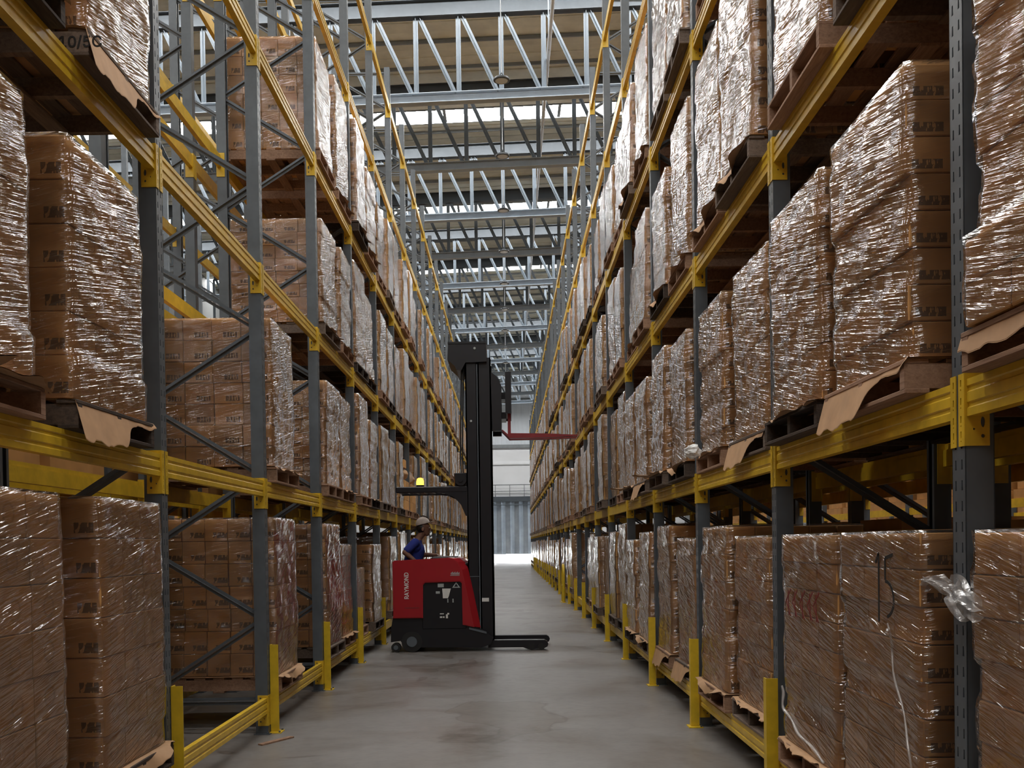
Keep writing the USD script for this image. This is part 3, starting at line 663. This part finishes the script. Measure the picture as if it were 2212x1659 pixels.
# right rack, near bays measured from the photograph
stack('right', -1, 1, 0, 'Rn0', 1.86, 0.02, 0.4); stack('right', -1, 1, 1, 'Rover', 1.80, 0.0, 0, 4, 0, 'film-wrapped stack with bulging bottom cartons'); stack('right', -1, 1, 2, 'Rn3', 1.80); stack('right', -1, 1, 3, 'Rn0')
stack('right', 0, 0, 0, 'R15', 0.66, -0.01, 0, 0, 0, 'wrapped carton stack marked with black handwritten 15'); stack('right', 0, 1, 0, 'Rred', 1.645, -0.01, 0.3, 2, 0, 'wrapped carton stack scrawled with red marker')
stack('right', 0, 0, 1, 'Rn0', 0.76, -0.01, 0, 3, 0); stack('right', 0, 1, 1, 'Rn3', 1.86, -0.01, 0.5, 2, 2)
stack('right', 0, 0, 2, 'Rn3', 0.62, 0.0, 0, 2, 1); stack('right', 0, 1, 2, 'Rn1', 1.78, 0.0, 0, None, 0)
for b in range(0, 4):
    for l in range(4):
        for sl in (0, 1):
            if b == 0 and l < 3: continue
            key = f'Rn{RND.choice((0, 3, 0, 3, 1, 2)) if l < 2 else RND.choice((0, 1, 2, 3, 4, 5))}'
            stack('right', b, sl, l, key, sheet=RND.choice((0, 1, 2, 3)) if l < 2 else RND.choice((None, None, 2, 0)), pal=1 if (l == 2 and b == 1 and sl == 0) else None)
# left rack: the second bay stands empty, the third holds only two nearer loads
stack('left', -1, 0, 1, 'Ln1', 0.34, 0.0, 1.2, 1, 0); stack('left', -1, 1, 1, 'Ln1', 1.62, 0.0, -0.5, 3, 2)
stack('left', -1, 0, 0, 'Ln4', 0.58, 0.0, 0.3); stack('left', -1, 1, 0, 'Ln4', 1.86, 0.0, 0.6, 0, 2)
stack('left', -1, 1, 2, 'Ln2', 1.80, -0.0, 0, 3, 3); stack('left', -1, 0, 2, 'Ln1', 0.6, 0.0, 0, 1, 2)
stack('left', 1, 0, 0, 'Lred', 0.72, 0.03, 0.5, 0, 0, 'wrapped carton stack with red printing'); stack('left', 1, 0, 1, 'Ln2', 0.70, 0.03, 0.3, 2, 0)
for b in range(2, 4):
    for l in range(4):
        for sl in (0, 1):
            key = 'Lred' if (b, l, sl) == (2, 0, 0) else ('Llow' if (b, l, sl) == (3, 0, 0) else f'Ln{RND.choice((0, 1, 2, 3, 4, 5))}')
            stack('left', b, sl, l, key, sheet=RND.choice((None, 0, 2)))
emptyR = {(7, 0, 0), (7, 0, 1), (8, 0, 0)}
emptyL = {(5, 1, 1), (6, 1, 0), (4, 0, 0), (7, 3, 1)}
for side, em in (('right', emptyR), ('left', emptyL)):
    for b in range(4, NB):
        for l in range(4):
            for sl in (0, 1):
                if (b, l, sl) in em: continue
                if b < 15: stack(side, b, sl, l, f'{"R" if side == "right" else "L"}f{RND.choice((0, 1, 2, 3))}')
                else:
                    s, X, YY, LV = SIDES[side]; k = RND.randrange(4)
                    T = (s * (X - 0.03 + LX / 2 + RND.uniform(-0.01, 0.04)), YY + b * B + (0.66 if sl == 0 else 1.78), LV[l] + 0.24)
                    stuff_p.append(moved(bx(-0.55, 0.55, -0.48, 0.48, 0, 0.135), T)); T2 = (T[0], T[1], T[2] + 0.14)
                    stuff_c[s].append(moved(fcart[k], T2)); stuff_f[s].append(moved(trimesh.Trimesh(ffilm[k][0], meshkit.arrays((ffilm[k][0], ffilm[k][1]))[1], process=False), T2))
ds = thing('distant_wrapped_loads', 'film-wrapped carton stacks on pallets at the far end of both racks', 'wrapped loads', kind='stuff')
obj('cartons', cat_(stuff_c[1] + stuff_c[-1]), CFAR, ds); obj('pallets', cat_(stuff_p), WOODB, ds)
for s in (1, -1): obj('film_wrap', cat_(stuff_f[s]), FILM[s], ds, True)
# loads in the rows behind, glimpsed through the gaps
bk, bkb, bkp = [], [], []
def dark_stack(x, y, z, g):
    bk.append(moved(bx(-0.55, 0.55, -0.48, 0.48, 0, 0.135), (x, y, z)))
    for i, (z0, z1, x0, x1, y0, y1) in enumerate(g[0]): bk.append(moved(bx(x0, x1, y0, y1, z0 + 0.002, z1 - 0.002), (x, y, z + 0.14)))
for side in ('right', 'left'):
    s, X, YY, LV = SIDES[side]
    for b in range(-1, 7):
        for l in range(4):
            for sl in (0, 1):
                if side == 'left' and (b < 0 or l > 1 or b > 5): continue
                dark_stack(s * (X + FD + 0.26 + 0.52), YY + b * B + (0.66 if sl == 0 else 1.78), LV[l] + 0.24, fgeo[(b + l + sl) % 4])
    # the next aisles over
    for XN in (X + 2 * FD + 0.26 + 3.5, X + 3 * FD + 0.3 + 3.6 + 3.3):
        for b in range(-1, 14):
            bkp.append(moved(bx(0, PD, -PW / 2, PW / 2, 0, FH), (s * XN - PD / 2, YY + b * B, 0)))
            for l in range(3 if side == 'left' else 4):
                bkb.append(moved(bx(-0.025, 0.025, -B / 2 + 0.06, B / 2 - 0.06, 0.105, 0.238), (s * XN, YY + (b + 0.5) * B, LV[l])))
                for sl in (0, 1): dark_stack(s * (XN + 0.55), YY + b * B + (0.66 if sl == 0 else 1.78), LV[l] + 0.24, fgeo[(b + 2 * l + sl) % 4])
    for b in range(-7, -1):                      # the aisle goes on behind the camera; unseen, added to darken the near end
        for l in range(4):
            bkb.append(moved(bx(-0.025, 0.025, -B / 2 + 0.06, B / 2 - 0.06, 0.105, 0.238), (s * (X + 0.03), YY + (b + 0.5) * B, LV[l])))
            for sl in (0, 1): dark_stack(s * (X - 0.02 + LX / 2), YY + b * B + (0.66 if sl == 0 else 1.78), LV[l] + 0.24, fgeo[(b + 2 * l + sl) % 4])
obj('hidden_row_loads', cat_(bk), CFAR, label='brown carton stacks glimpsed in the rows behind the racks, and unseen behind the camera', cat='carton stacks', kind='stuff')
obj('hidden_row_beams', cat_(bkb), YEL, label='yellow beams glimpsed in the next aisles, others unseen behind the camera', cat='rack beams', kind='stuff')
obj('hidden_row_posts', cat_(bkp), SLATE, label='slate grey posts glimpsed in the next aisles', cat='rack posts', kind='stuff')

# sacks heaped on the left rack beside the truck's roof
def blob(c, r, seed):
    m = trimesh.creation.icosphere(3, 1.0); d = 1 + 0.22 * (meshkit.fbm(m.vertices * 2.2 + seed, 3, seed) - 0.5); m.vertices = m.vertices * d[:, None] * r + c; return m
for k, (b, off) in enumerate(((5, 1.75), (6, 0.70))):
    XS, YS = -XL + 0.03 - LX / 2, YL + b * B + off; zt0 = LVL[1] + 0.239 + 0.14
    place(PALF[0], 'wooden_pallet', f'reddish wooden pallet under a low heap, left rack first shelf, {ordn[b + 1]} bay', 'pallet', (XS, YS, LVL[1] + 0.239), 180, 'pallets on the left rack')
    tw = thing('low_carton_stack', f'low unwrapped stack of brown cartons {("beside", "just beyond")[k]} the amber lamp on the left rack', 'cartons', (XS, YS, zt0), 180)
    for a in range(3):
        for c in range(3):
            for l in range(3): obj('carton', cbx(-0.5 + a * 0.335, -0.17 + a * 0.335, -0.44 + c * 0.295, -0.15 + c * 0.295, l * 0.2 + 0.001, l * 0.2 + 0.199, 0.005), CMAT['B'], tw)
    if k == 0:
        obj('small_carton', cbx(XS + 0.2, XS + 0.48, YS - 0.2, YS + 0.1, zt0 + 0.865, zt0 + 1.03, 0.005), CMAT['B'], label='small orange-brown carton on top of the paper sack heap', cat='carton')
        obj('paper_sack', blob((XS + 0.28, YS, zt0 + 0.74), (0.25, 0.30, 0.14), 8), KRAFT, None, True, label='bulging brown paper sack on the low carton stack', cat='sack')
    else:
        obj('plastic_bundle', blob((XS + 0.26, YS - 0.12, zt0 + 0.77), (0.24, 0.24, 0.17), 3), FOLD, None, True, label='crumpled pale plastic bundle on the low carton stack', cat='plastic bundle')
        obj('paper_sack', blob((XS + 0.26, YS + 0.28, zt0 + 0.74), (0.24, 0.2, 0.14), 6), KRAFT, None, True, label='slumped brown paper sack behind the pale plastic bundle', cat='sack')

# loose bits: crumpled plastic on the right shelf, film tail on an upright, splinter on the floor
cm = trimesh.creation.icosphere(2, 1.0); cm.vertices *= (0.62 + 0.75 * meshkit.noise(cm.vertices * 3.1 + 4, 9))[:, None]; cm.vertices = cm.vertices * (0.07, 0.06, 0.055) + (1.565, 8.20, LVR[1] + 0.239 + 0.19)
obj('crumpled_plastic', cm, PAPER, None, False, label='crumpled white plastic scrap on the right rack first shelf', cat='litter')
ft = thing('film_tail', 'twisted torn tail of clear film across the second right upright', 'plastic film')
tu, tv = np.meshgrid(np.linspace(0, 1, 40), np.linspace(-1, 1, 14), indexing='ij')
wid = 0.02 + 0.055 * np.exp(-((tu - 0.72) / 0.22) ** 2) + 0.012 * np.sin(tu * 21)
tn = meshkit.fbm(np.stack([tu * 9, tv * 2.5, tu * 0], -1), 3, 4) - 0.5
tvx = np.stack([XR - 0.045 - 0.07 * tn + 0.012 * np.sin(tv * 9 + tu * 14), 3.80 - 0.52 * tu, 1.415 + tv * wid + 0.03 * np.sin(tu * 5) - 0.03 * tu + 0.03 * tn], -1).reshape(-1, 3)
obj('film_strip', (tvx, [(a * 14 + c, a * 14 + c + 1, (a + 1) * 14 + c + 1, (a + 1) * 14 + c) for a in range(39) for c in range(13)]), FOLD, ft, True)
sp = trimesh.creation.box([0.05, 0.36, 0.012]); sp.apply_transform(trimesh.transformations.rotation_matrix(-0.55, [0, 0, 1])); sp.apply_translation((-1.93, 7.98, 0.0065))
obj('wood_offcut', sp, WOODA, label='pale wood offcut lying on the floor beside a left column guard', cat='wood scrap')

# hooped barrier on the right
hb = thing('hoop_barrier', 'tall yellow hooped tube barrier among the right column guards', 'barrier', (XR - 0.16, 26.4, 0))
arc = [(0, -0.28, 0.0), (0, -0.28, 0.75)] + [(0, -0.28 * math.cos(t), 0.75 + 0.25 * math.sin(t)) for t in np.linspace(0.25, PI - 0.25, 9)] + [(0, 0.28, 0.75), (0, 0.28, 0)]
obj('hoop', tube(arc, 0.038, 10), YELG, hb, True); obj('cross_rail', tube([(0, -0.28, 0.45), (0, 0.28, 0.45)], 0.03, 8), YELG, hb)
for y in (-0.28, 0.28): obj('foot_plate', bx(-0.08, 0.08, y - 0.08, y + 0.08, 0, 0.008), YELG, hb)

# ------------------------------------------------------------------ reach truck
YN, YF = 14.50, 15.58
tk = thing('reach_truck', 'red and black reach truck crossing the aisle with its mast raised', 'forklift')
shell = Polygon([(-1.73, .51), (-1.285, .51), (-1.278, 1.00), (-1.25, 1.035), (-.73, 1.045), (-.70, 1.02), (-.695, .40), (-.52, .36), (-.53, .39), (-.62, .88), (-.69, 1.22), (-.76, 1.34), (-.83, 1.395), (-.9, 1.405), (-1.1, 1.395), (-1.70, 1.372), (-1.73, 1.35)])
obj('side_shell', cat_([extr(shell, 0.09, 'xz', YN), extr(shell.buffer(-0.012), 0.008, 'xz', YN - 0.008)]), RED, tk, label='red side panel')
fr_o = [(-.427, .345), (-.53, .883), (-.608, 1.25), (-.66, 1.34), (-.73, 1.395), (-.84, 1.41)]; fr_i = [(-.53, .37), (-.62, .88), (-.69, 1.22), (-.76, 1.34), (-.83, 1.395), (-.9, 1.408)]
fm = []
for i in range(5):
    P_ = [(fr_i[i][0], YN, fr_i[i][1]), (fr_i[i + 1][0], YN, fr_i[i + 1][1]), (fr_o[i][0], YN + 0.11, fr_o[i][1]), (fr_o[i + 1][0], YN + 0.11, fr_o[i + 1][1]), (fr_i[i][0], YN + 0.11, fr_i[i][1]), (fr_i[i + 1][0], YN + 0.11, fr_i[i + 1][1])]
    P_ += [(fr_o[i][0], YF, fr_o[i][1]), (fr_o[i + 1][0], YF, fr_o[i + 1][1]), (fr_i[i][0], YF, fr_i[i][1]), (fr_i[i + 1][0], YF, fr_i[i + 1][1])]
    fm.append(trimesh.convex.convex_hull(np.array(P_)))
obj('front_cowl', cat_(fm), RED, tk, label='red sloping front cowl')
obj('far_shell', extr(Polygon([(-1.73, .5), (-.6, .5), (-.7, 1.1), (-1.1, 1.15), (-1.73, 1.0)]), 0.08, 'xz', YF - 0.08), RED, tk)
obj('battery_cover', cbx(-1.30, -.64, YN + 0.022, YN + 0.10, .34, 1.06, 0.01), BLACK, tk, label='black battery compartment cover')
obj('power_unit', cbx(-1.12, -.62, YN + 0.10, YF - 0.09, .3, 1.32, 0.02), BLACK, tk)
obj('top_console', cbx(-1.16, -.78, YN + 0.12, YF - 0.12, 1.32, 1.42, 0.02), BLACK, tk)
chassis = Polygon([(-1.735, .53), (-1.765, .38), (-1.775, .15), (-1.63, .17), (-1.57, .07), (-.42, .055), (-.28, .10), (-.24, .2), (-.42, .33), (-.69, .42), (-.69, .50)])
obj('chassis', extr(chassis, YF - YN - 0.06, 'xz', YN + 0.03), BLACK, tk, label='black chassis skirt')
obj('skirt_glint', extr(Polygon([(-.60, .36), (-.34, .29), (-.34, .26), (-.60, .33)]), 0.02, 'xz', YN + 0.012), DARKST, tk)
for x, r in ((-1.46, .155), (-1.70, .07)):
    wh = obj('wheel', cyl((x, YN + 0.075, r), 'y', r, 0.10, 28), RUBBER, tk); obj('hub', cyl((x, YN + 0.022, r), 'y', r * 0.5, 0.012, 20), DARKST, wh)
obj('wheel', cyl((-1.46, YF - 0.09, .155), 'y', .155, 0.1, 28), RUBBER, tk)
obj('operator_floor', bx(-1.72, -1.13, YN + 0.1, YF - 0.08, .22, .28), RUBBER, tk)
# legs
for y0, x1, nm in ((YN + 0.08, .58, 0), (YF - 0.23, .635, 1)):
    leg = Polygon([(-.32, .045), (.20, .045), (.28, .015), (x1 - .08, .015), (x1 - .01, .05), (x1 + .004, .09), (x1 - .01, .125), (x1 - .05, .15), (-.32, .155)])
    sl_ = obj('straddle_leg', extr(leg, 0.15, 'xz', y0), BLACK, tk)
    for x in (.33, .48): obj('load_wheel', cyl((x, y0 + 0.075, .052), 'y', .052, 0.158, 20), RUBBER, sl_)
# mast: two pairs of nested channels with cross members
def channel(x0, x1, y0, y1, z0, z1, t=0.02): return cat_([bx(x0, x1, y0, y0 + t, z0, z1), bx(x0, x0 + t, y0, y1, z0, z1), bx(x1 - t, x1, y0, y1, z0, z1), bx(x0, x1, y1 - t, y1, z0, z1)])
for y0 in (YN + 0.12, YF - 0.27):
    obj('mast_rail', channel(-.61, -.43, y0, y0 + 0.15, .10, 4.42), BLACK, tk)
    obj('inner_mast_rail', channel(-.425, -.225, y0 + 0.02, y0 + 0.14, .12, 4.40), BLACK, tk)
obj('mast_edge', bx(-.44, -.425, YN + 0.108, YN + 0.12, .3, 4.3), DARKST, tk)
for z in (.3, 1.3, 2.3, 3.3, 4.3): obj('mast_cross_member', bx(-.60, -.45, YN + 0.27, YF - 0.27, z - 0.06, z + 0.06), BLACK, tk)
obj('mast_back_plate', bx(-.40, -.385, YN + 0.26, YF - 0.26, .15, 4.35), BLACK, tk)
obj('mast_head', extr(Polygon([(-.855, 4.62), (-.29, 4.62), (-.285, 4.33), (-.60, 4.32), (-.66, 4.21), (-.735, 4.215), (-.76, 4.27), (-.87, 4.37)]), YF - YN - 0.16, 'xz', YN + 0.08), BLACK, tk, label='black bracket box at the mast top')
obj('head_lip', bx(-.86, -.29, YN + 0.07, YF - 0.07, 4.60, 4.63), BLACK, tk)
for x, z in ((-.46, 4.53), (-.53, 3.45)): obj('bolt_head', cyl((x, YN + 0.074 if z > 4 else YN + 0.115, z), 'y', 0.018, 0.014, 12), GREYLAB, tk)
for k, x in enumerate((-.655, -.685)): obj('hydraulic_hose', tube([(x + 0.02, YN + 0.2, 4.25), (x, YN + 0.19, 3.6), (x - 0.015, YN + 0.19, 2.9), (x, YN + 0.2, 2.5)], 0.011, 8), RUBBER, tk)
obj('hose_pulley', cat_([cyl((-.70, YN + 0.14, 2.57), 'y', 0.085, 0.05, 24), cyl((-.70, YN + 0.11, 2.57), 'y', 0.035, 0.02, 16)]), BLACK, tk, 30)
obj('pulley_box', cbx(-.80, -.60, YN + 0.17, YN + 0.4, 2.46, 2.68, 0.01), BLACK, tk)
obj('mast_badge', bx(-.405, -.30, YN + 0.13, YN + 0.139, .735, .79), WHITE, tk)
obj('mast_seam', bx(-.60, -.43, YN + 0.112, YN + 0.121, 1.11, 1.12), DARKST, tk)
# overhead guard
arcg = [(-1.05, 2.385), (-.93, 2.37), (-.80, 2.31), (-.70, 2.20), (-.63, 2.03), (-.60, 2.03), (-.60, 2.47), (-1.05, 2.475)]
for y0 in (YN + 0.10, YF - 0.16):
    obj('guard_beam', cbx(-1.675, -.60, y0, y0 + 0.06, 2.385, 2.475, 0.012), BLACK, tk); obj('guard_gusset', extr(Polygon(arcg), 0.05, 'xz', y0 + 0.005), BLACK, tk)
for x in np.linspace(-1.65, -.75, 8): obj('guard_bar', bx(x - 0.018, x + 0.018, YN + 0.16, YF - 0.16, 2.40, 2.46), BLACK, tk)
bl = obj('beacon', trimesh.creation.revolve(np.array([(0, 0.0), (0.055, 0.0), (0.055, 0.06), (0.045, 0.095), (0.02, 0.11), (0, 0.112)]), sections=20), AMBER, tk, 40, loc=(-1.315, YN + 0.20, 2.505), label='lit amber beacon')
obj('beacon_base', cyl((-1.315, YN + 0.20, 2.49), 'z', 0.06, 0.03, 20), BLACK, tk)
# carriage and forks
cp = Polygon([(-.225, 4.18), (-.14, 4.12), (-.10, 4.05), (-.066, 3.965), (-.076, 3.30), (-.213, 3.298)])
for y0 in (YN + 0.13, YF - 0.24): obj('carriage_plate', extr(cp, 0.08, 'xz', y0), BLACK, tk)
obj('carriage_body', bx(-.20, -.10, YN + 0.21, YF - 0.24, 3.36, 4.05), BLACK, tk)
for z in (3.55, 3.85): obj('reach_arm', bx(-.10, .0, YN + 0.3, YF - 0.3, z - 0.05, z + 0.05), BLACK, tk)
for y0 in (YN + 0.06, YF - 0.12): obj('backrest_upright', bx(-.012, .078, y0, y0 + 0.05, 3.55, 4.17), BLACK, tk)
for z in (4.12, 3.92, 3.62): obj('backrest_rail', bx(0.0, .06, YN + 0.11, YF - 0.12, z - 0.045, z + 0.045), BLACK, tk)
fk = Polygon([(-.075, 3.32), (-.06, 3.325), (.02, 3.255), (.022, 3.80), (.066, 3.80), (.066, 3.27), (.62, 3.258), (1.07, 3.232), (1.07, 3.214), (.6, 3.197), (.045, 3.195)])
for y0 in (YN + 0.20, YN + 0.44): obj('fork', extr(fk, 0.12, 'xz', y0), FORKRED, tk, label='dark red fork arm')
# lettering and labels on the near side
tx = meshkit.text_mesh('RAYMOND', 0.062, 0.003, bold=True)
tx.vertices = tx.vertices - [tx.bounds.mean(0)[0], tx.bounds.mean(0)[1], 0]; sc = 0.395 / (tx.bounds[1][0] - tx.bounds[0][0])
v = tx.vertices.copy(); tx = trimesh.Trimesh(np.stack([-1.525 - v[:, 1], YN - 0.008 - v[:, 2], 0.995 + v[:, 0] * sc], 1), tx.faces, process=False)
obj('lettering', tx, WHITE, tk, label='white RAYMOND lettering reading upward')
obj('model_badge', cat_([bx(-.86 + .012 * i, -.852 + .012 * i, YN - 0.011, YN - 0.008, 1.15, 1.18 + 0.008 * (i % 3)) for i in range(11)] + [bx(-.87, -.73, YN - 0.011, YN - 0.008, 1.135, 1.142)]), GREYLAB, tk)
yf = YN + 0.022
obj('warning_label', bx(-1.06, -.97, yf - 0.004, yf, .965, 1.02), GREYLAB, tk)
obj('warning_label', extr(Polygon([(-.995, .945), (-.865, .945), (-.895, .835), (-.91, .80), (-.985, .80)]), 0.004, 'xz', yf - 0.004), WHITE, tk)
obj('warning_label', bx(-1.09, -1.03, yf - 0.004, yf, .87, .905), GREYLAB, tk)
tri = Polygon([(-.845, .955), (-.725, .955), (-.785, 1.04)]); obj('warning_triangle', extr(tri.difference(tri.buffer(-0.014)), 0.004, 'xz', yf - 0.004), GREYLAB, tk)
obj('warning_label', cat_([bx(-.92, -.905, yf - 0.004, yf, .735, .79), bx(-.845, -.825, yf - 0.004, yf, .735, .79)]), GREYLAB, tk)
obj('warning_label', cat_([bx(-1.035, -.975, yf - 0.004, yf, .56, .575), bx(-1.035, -1.0, yf - 0.004, yf, .505, .53), bx(-.99, -.965, yf - 0.004, yf, .505, .53), bx(-.945, -.915, yf - 0.004, yf, .50, .56), bx(-.925, -.895, yf - 0.004, yf, .555, .58)]), WHITE, tk)
obj('shell_recess', bx(-1.56, -1.34, YN - 0.010, YN - 0.007, .655, .672), FORKRED, tk)

# ------------------------------------------------------------------ the driver
def bones(lst, ref=0.02, it=12):
    tot = None
    for a, ra, b, rb in lst:
        s1 = m3.Manifold.sphere(ra, 20).translate(list(map(float, a))); s2 = m3.Manifold.sphere(rb, 20).translate(list(map(float, b)))
        h = m3.Manifold.hull(s1 + s2); tot = h if tot is None else tot + h
    tot = tot.refine_to_length(ref); mm = tot.to_mesh()
    t = trimesh.Trimesh(mm.vert_properties[:, :3], mm.tri_verts); trimesh.smoothing.filter_taubin(t, iterations=it); return t
pn = thing('person', 'driver in blue shirt and pale cap leaning forward in the truck', 'person')
PY = 15.02
def Q(x, y, z): return np.array([x, PY + y, z])
hipz = 1.12
J = dict(pel=Q(-1.50, 0, hipz + .02), waist=Q(-1.49, 0, 1.28), chest=Q(-1.435, 0, 1.52), neck=Q(-1.385, 0, 1.70), head=Q(-1.30, 0, 1.855))
body = [(J['neck'], .055, J['head'] - [.01, 0, .06], .055), (Q(-1.42, 0, 1.6), .09, J['neck'], .055)]
arms = []
for s in (-1, 1):
    sh_, el = Q(-1.42, s * .185, 1.635), (Q(-1.565, -.27, 1.49) if s < 0 else Q(-1.35, .28, 1.45)); ha = Q(-1.40, -.27, 1.345) if s < 0 else Q(-1.17, .2, 1.44)
    body += [(sh_, .055, el, .043), (el, .042, ha, .028)]; arms.append((s, sh_, el, ha))
    kn, an = Q(-1.44, s * .11, .72), Q(-1.53, s * .12, .345)
    body += [(Q(-1.5, s * .09, hipz), .085, kn, .055), (kn, .052, an, .036), (an, .036, Q(-1.40, s * .13, .305), .026)]
body += [(J['pel'] + [0, -.08, 0], .11, J['pel'] + [0, .08, 0], .11), (J['pel'], .13, J['waist'], .12), (J['waist'], .12, J['chest'], .135), (J['chest'] + [0, -.09, .05], .09, J['chest'] + [0, .09, .05], .09)]
# hands: palm, four fingers and a thumb closed round a control lever
for s, sh_, el, ha in arms:
    d = (ha - el) / np.linalg.norm(ha - el); up = np.array([0, 0, 1.0]); lat = np.cross(d, up); lat /= np.linalg.norm(lat); dn = np.cross(lat, d) * -1
    pc = ha + d * .05
    body.append((ha, .026, pc, .03))
    for k in range(4):
        b0 = pc + d * .03 + lat * (k - 1.5) * .019; b1 = b0 + d * (.032, .038, .036, .028)[k] + dn * .012; b2 = b1 + dn * .026; b3 = b2 - d * .016 + dn * .006
        body += [(b0, .0095, b1, .009), (b1, .009, b2, .0082), (b2, .0082, b3, .0075)]
    t0 = pc + lat * -.03; t1 = t0 + d * .025 - lat * .018 + dn * .015; body += [(t0, .012, t1, .010), (t1, .010, t1 + d * .02 + dn * .018, .0085)]
obj('body', bones(body, 0.016, 10), SKIN, pn, True)
# head: skull, jaw, nose, ears, eyes; looks along +x
def ell(c, r, n=3): m = trimesh.creation.icosphere(n, 1.0); m.vertices = m.vertices * r + c; return m
hc = J['head']
hm = m3.Manifold.hull(m3.Manifold.sphere(.088, 28).translate(list(hc + [-.005, 0, .03])) + m3.Manifold.sphere(.072, 24).translate(list(hc + [.03, 0, .02])) + m3.Manifold.sphere(.045, 20).translate(list(hc + [.045, 0, -.075])))
nose = m3.Manifold.hull(m3.Manifold.sphere(.010, 12).translate(list(hc + [.098, 0, .01])) + m3.Manifold.sphere(.016, 12).translate(list(hc + [.112, 0, -.028])))
brow = m3.Manifold.hull(m3.Manifold.sphere(.014, 12).translate(list(hc + [.088, -.04, .03])) + m3.Manifold.sphere(.014, 12).translate(list(hc + [.088, .04, .03])))
lips = m3.Manifold.hull(m3.Manifold.sphere(.010, 12).translate(list(hc + [.085, -.02, -.068])) + m3.Manifold.sphere(.010, 12).translate(list(hc + [.085, .02, -.068])))
hd = (hm + nose + brow + lips).refine_to_length(.012).to_mesh(); hd = trimesh.Trimesh(hd.vert_properties[:, :3], hd.tri_verts); trimesh.smoothing.filter_taubin(hd, iterations=6)
head = obj('head', hd, SKIN, pn, True)
for s in (-1, 1):
    obj('ear', ell(hc + [-.005, s * .088, -.01], (.022, .012, .034)), SKIN, head, True); obj('eye', ell(hc + [.088, s * .033, .012], (.012, .013, .010)), WHITE, head, True); obj('pupil', ell(hc + [.098, s * .033, .012], (.004, .006, .006)), HAIR, head, True)
obj('hair', ell(hc + [-.028, 0, .012], (.088, .095, .088)), HAIR, head, True)
capm = trimesh.creation.icosphere(3, 1.0); capm = trimesh.intersections.slice_mesh_plane(capm, [0, 0, 1], [0, 0, -.05], cap=True); capm.vertices = capm.vertices * (.112, .104, .112)
tilt = trimesh.transformations.rotation_matrix(-0.22, [0, 1, 0]); capm.apply_transform(tilt); capm.apply_translation(hc + [-.012, 0, .068])
capo = obj('cap', capm, CAP, pn, True, label='pale cotton cap')
vis = extr(affinity.scale(Point(.09, 0).buffer(.085, 16), 1, 1.0).intersection(sbox(.07, -.1, .25, .1)), .008, 'xy', 0); vis.apply_transform(tilt); vis.apply_translation(hc + [-.0, 0, .07])
obj('visor', vis, CAP, capo)
shirt = [(J['waist'] + [0, -.06, -.1], .118, J['waist'] + [0, .06, -.1], .118), (J['waist'] + [0, -.05, -.06], .13, J['waist'] + [0, .05, -.06], .13), (J['waist'], .135, J['chest'], .148), (J['chest'] + [0, -.10, .05], .098, J['chest'] + [0, .10, .05], .098), (J['chest'] + [.0, 0, .05], .105, J['neck'] + [-.01, 0, -.035], .066)]
for s, sh_, el, ha in arms: shirt += [(sh_, .07, sh_ + (el - sh_) * .75, .062), (sh_, .068, J['chest'] + [0, s * .08, .06], .09)]
obj('shirt', bones(shirt, 0.02, 8), SHIRT, pn, True, label='royal blue work shirt')
trs = [(J['pel'] + [0, -.08, 0], .122, J['pel'] + [0, .08, 0], .122), (J['pel'], .14, J['waist'] + [0, 0, -.08], .128)]
for s in (-1, 1): trs += [(Q(-1.5, s * .09, hipz), .098, Q(-1.44, s * .11, .72), .072), (Q(-1.44, s * .11, .72), .070, Q(-1.53, s * .12, .38), .056)]
obj('trousers', bones(trs, 0.022, 8), TROUS, pn, True)
for s in (-1, 1): obj('shoe', bones([(Q(-1.55, s * .12, .318), .038, Q(-1.39, s * .13, .314), .034), (Q(-1.54, s * .12, .34), .042, Q(-1.47, s * .125, .335), .038)], .012, 6), SHOE, pn, True)
obj('steering_console', cbx(-1.22, -1.14, YN + 0.3, YF - 0.25, 1.05, 1.38, 0.015), BLACK, tk)
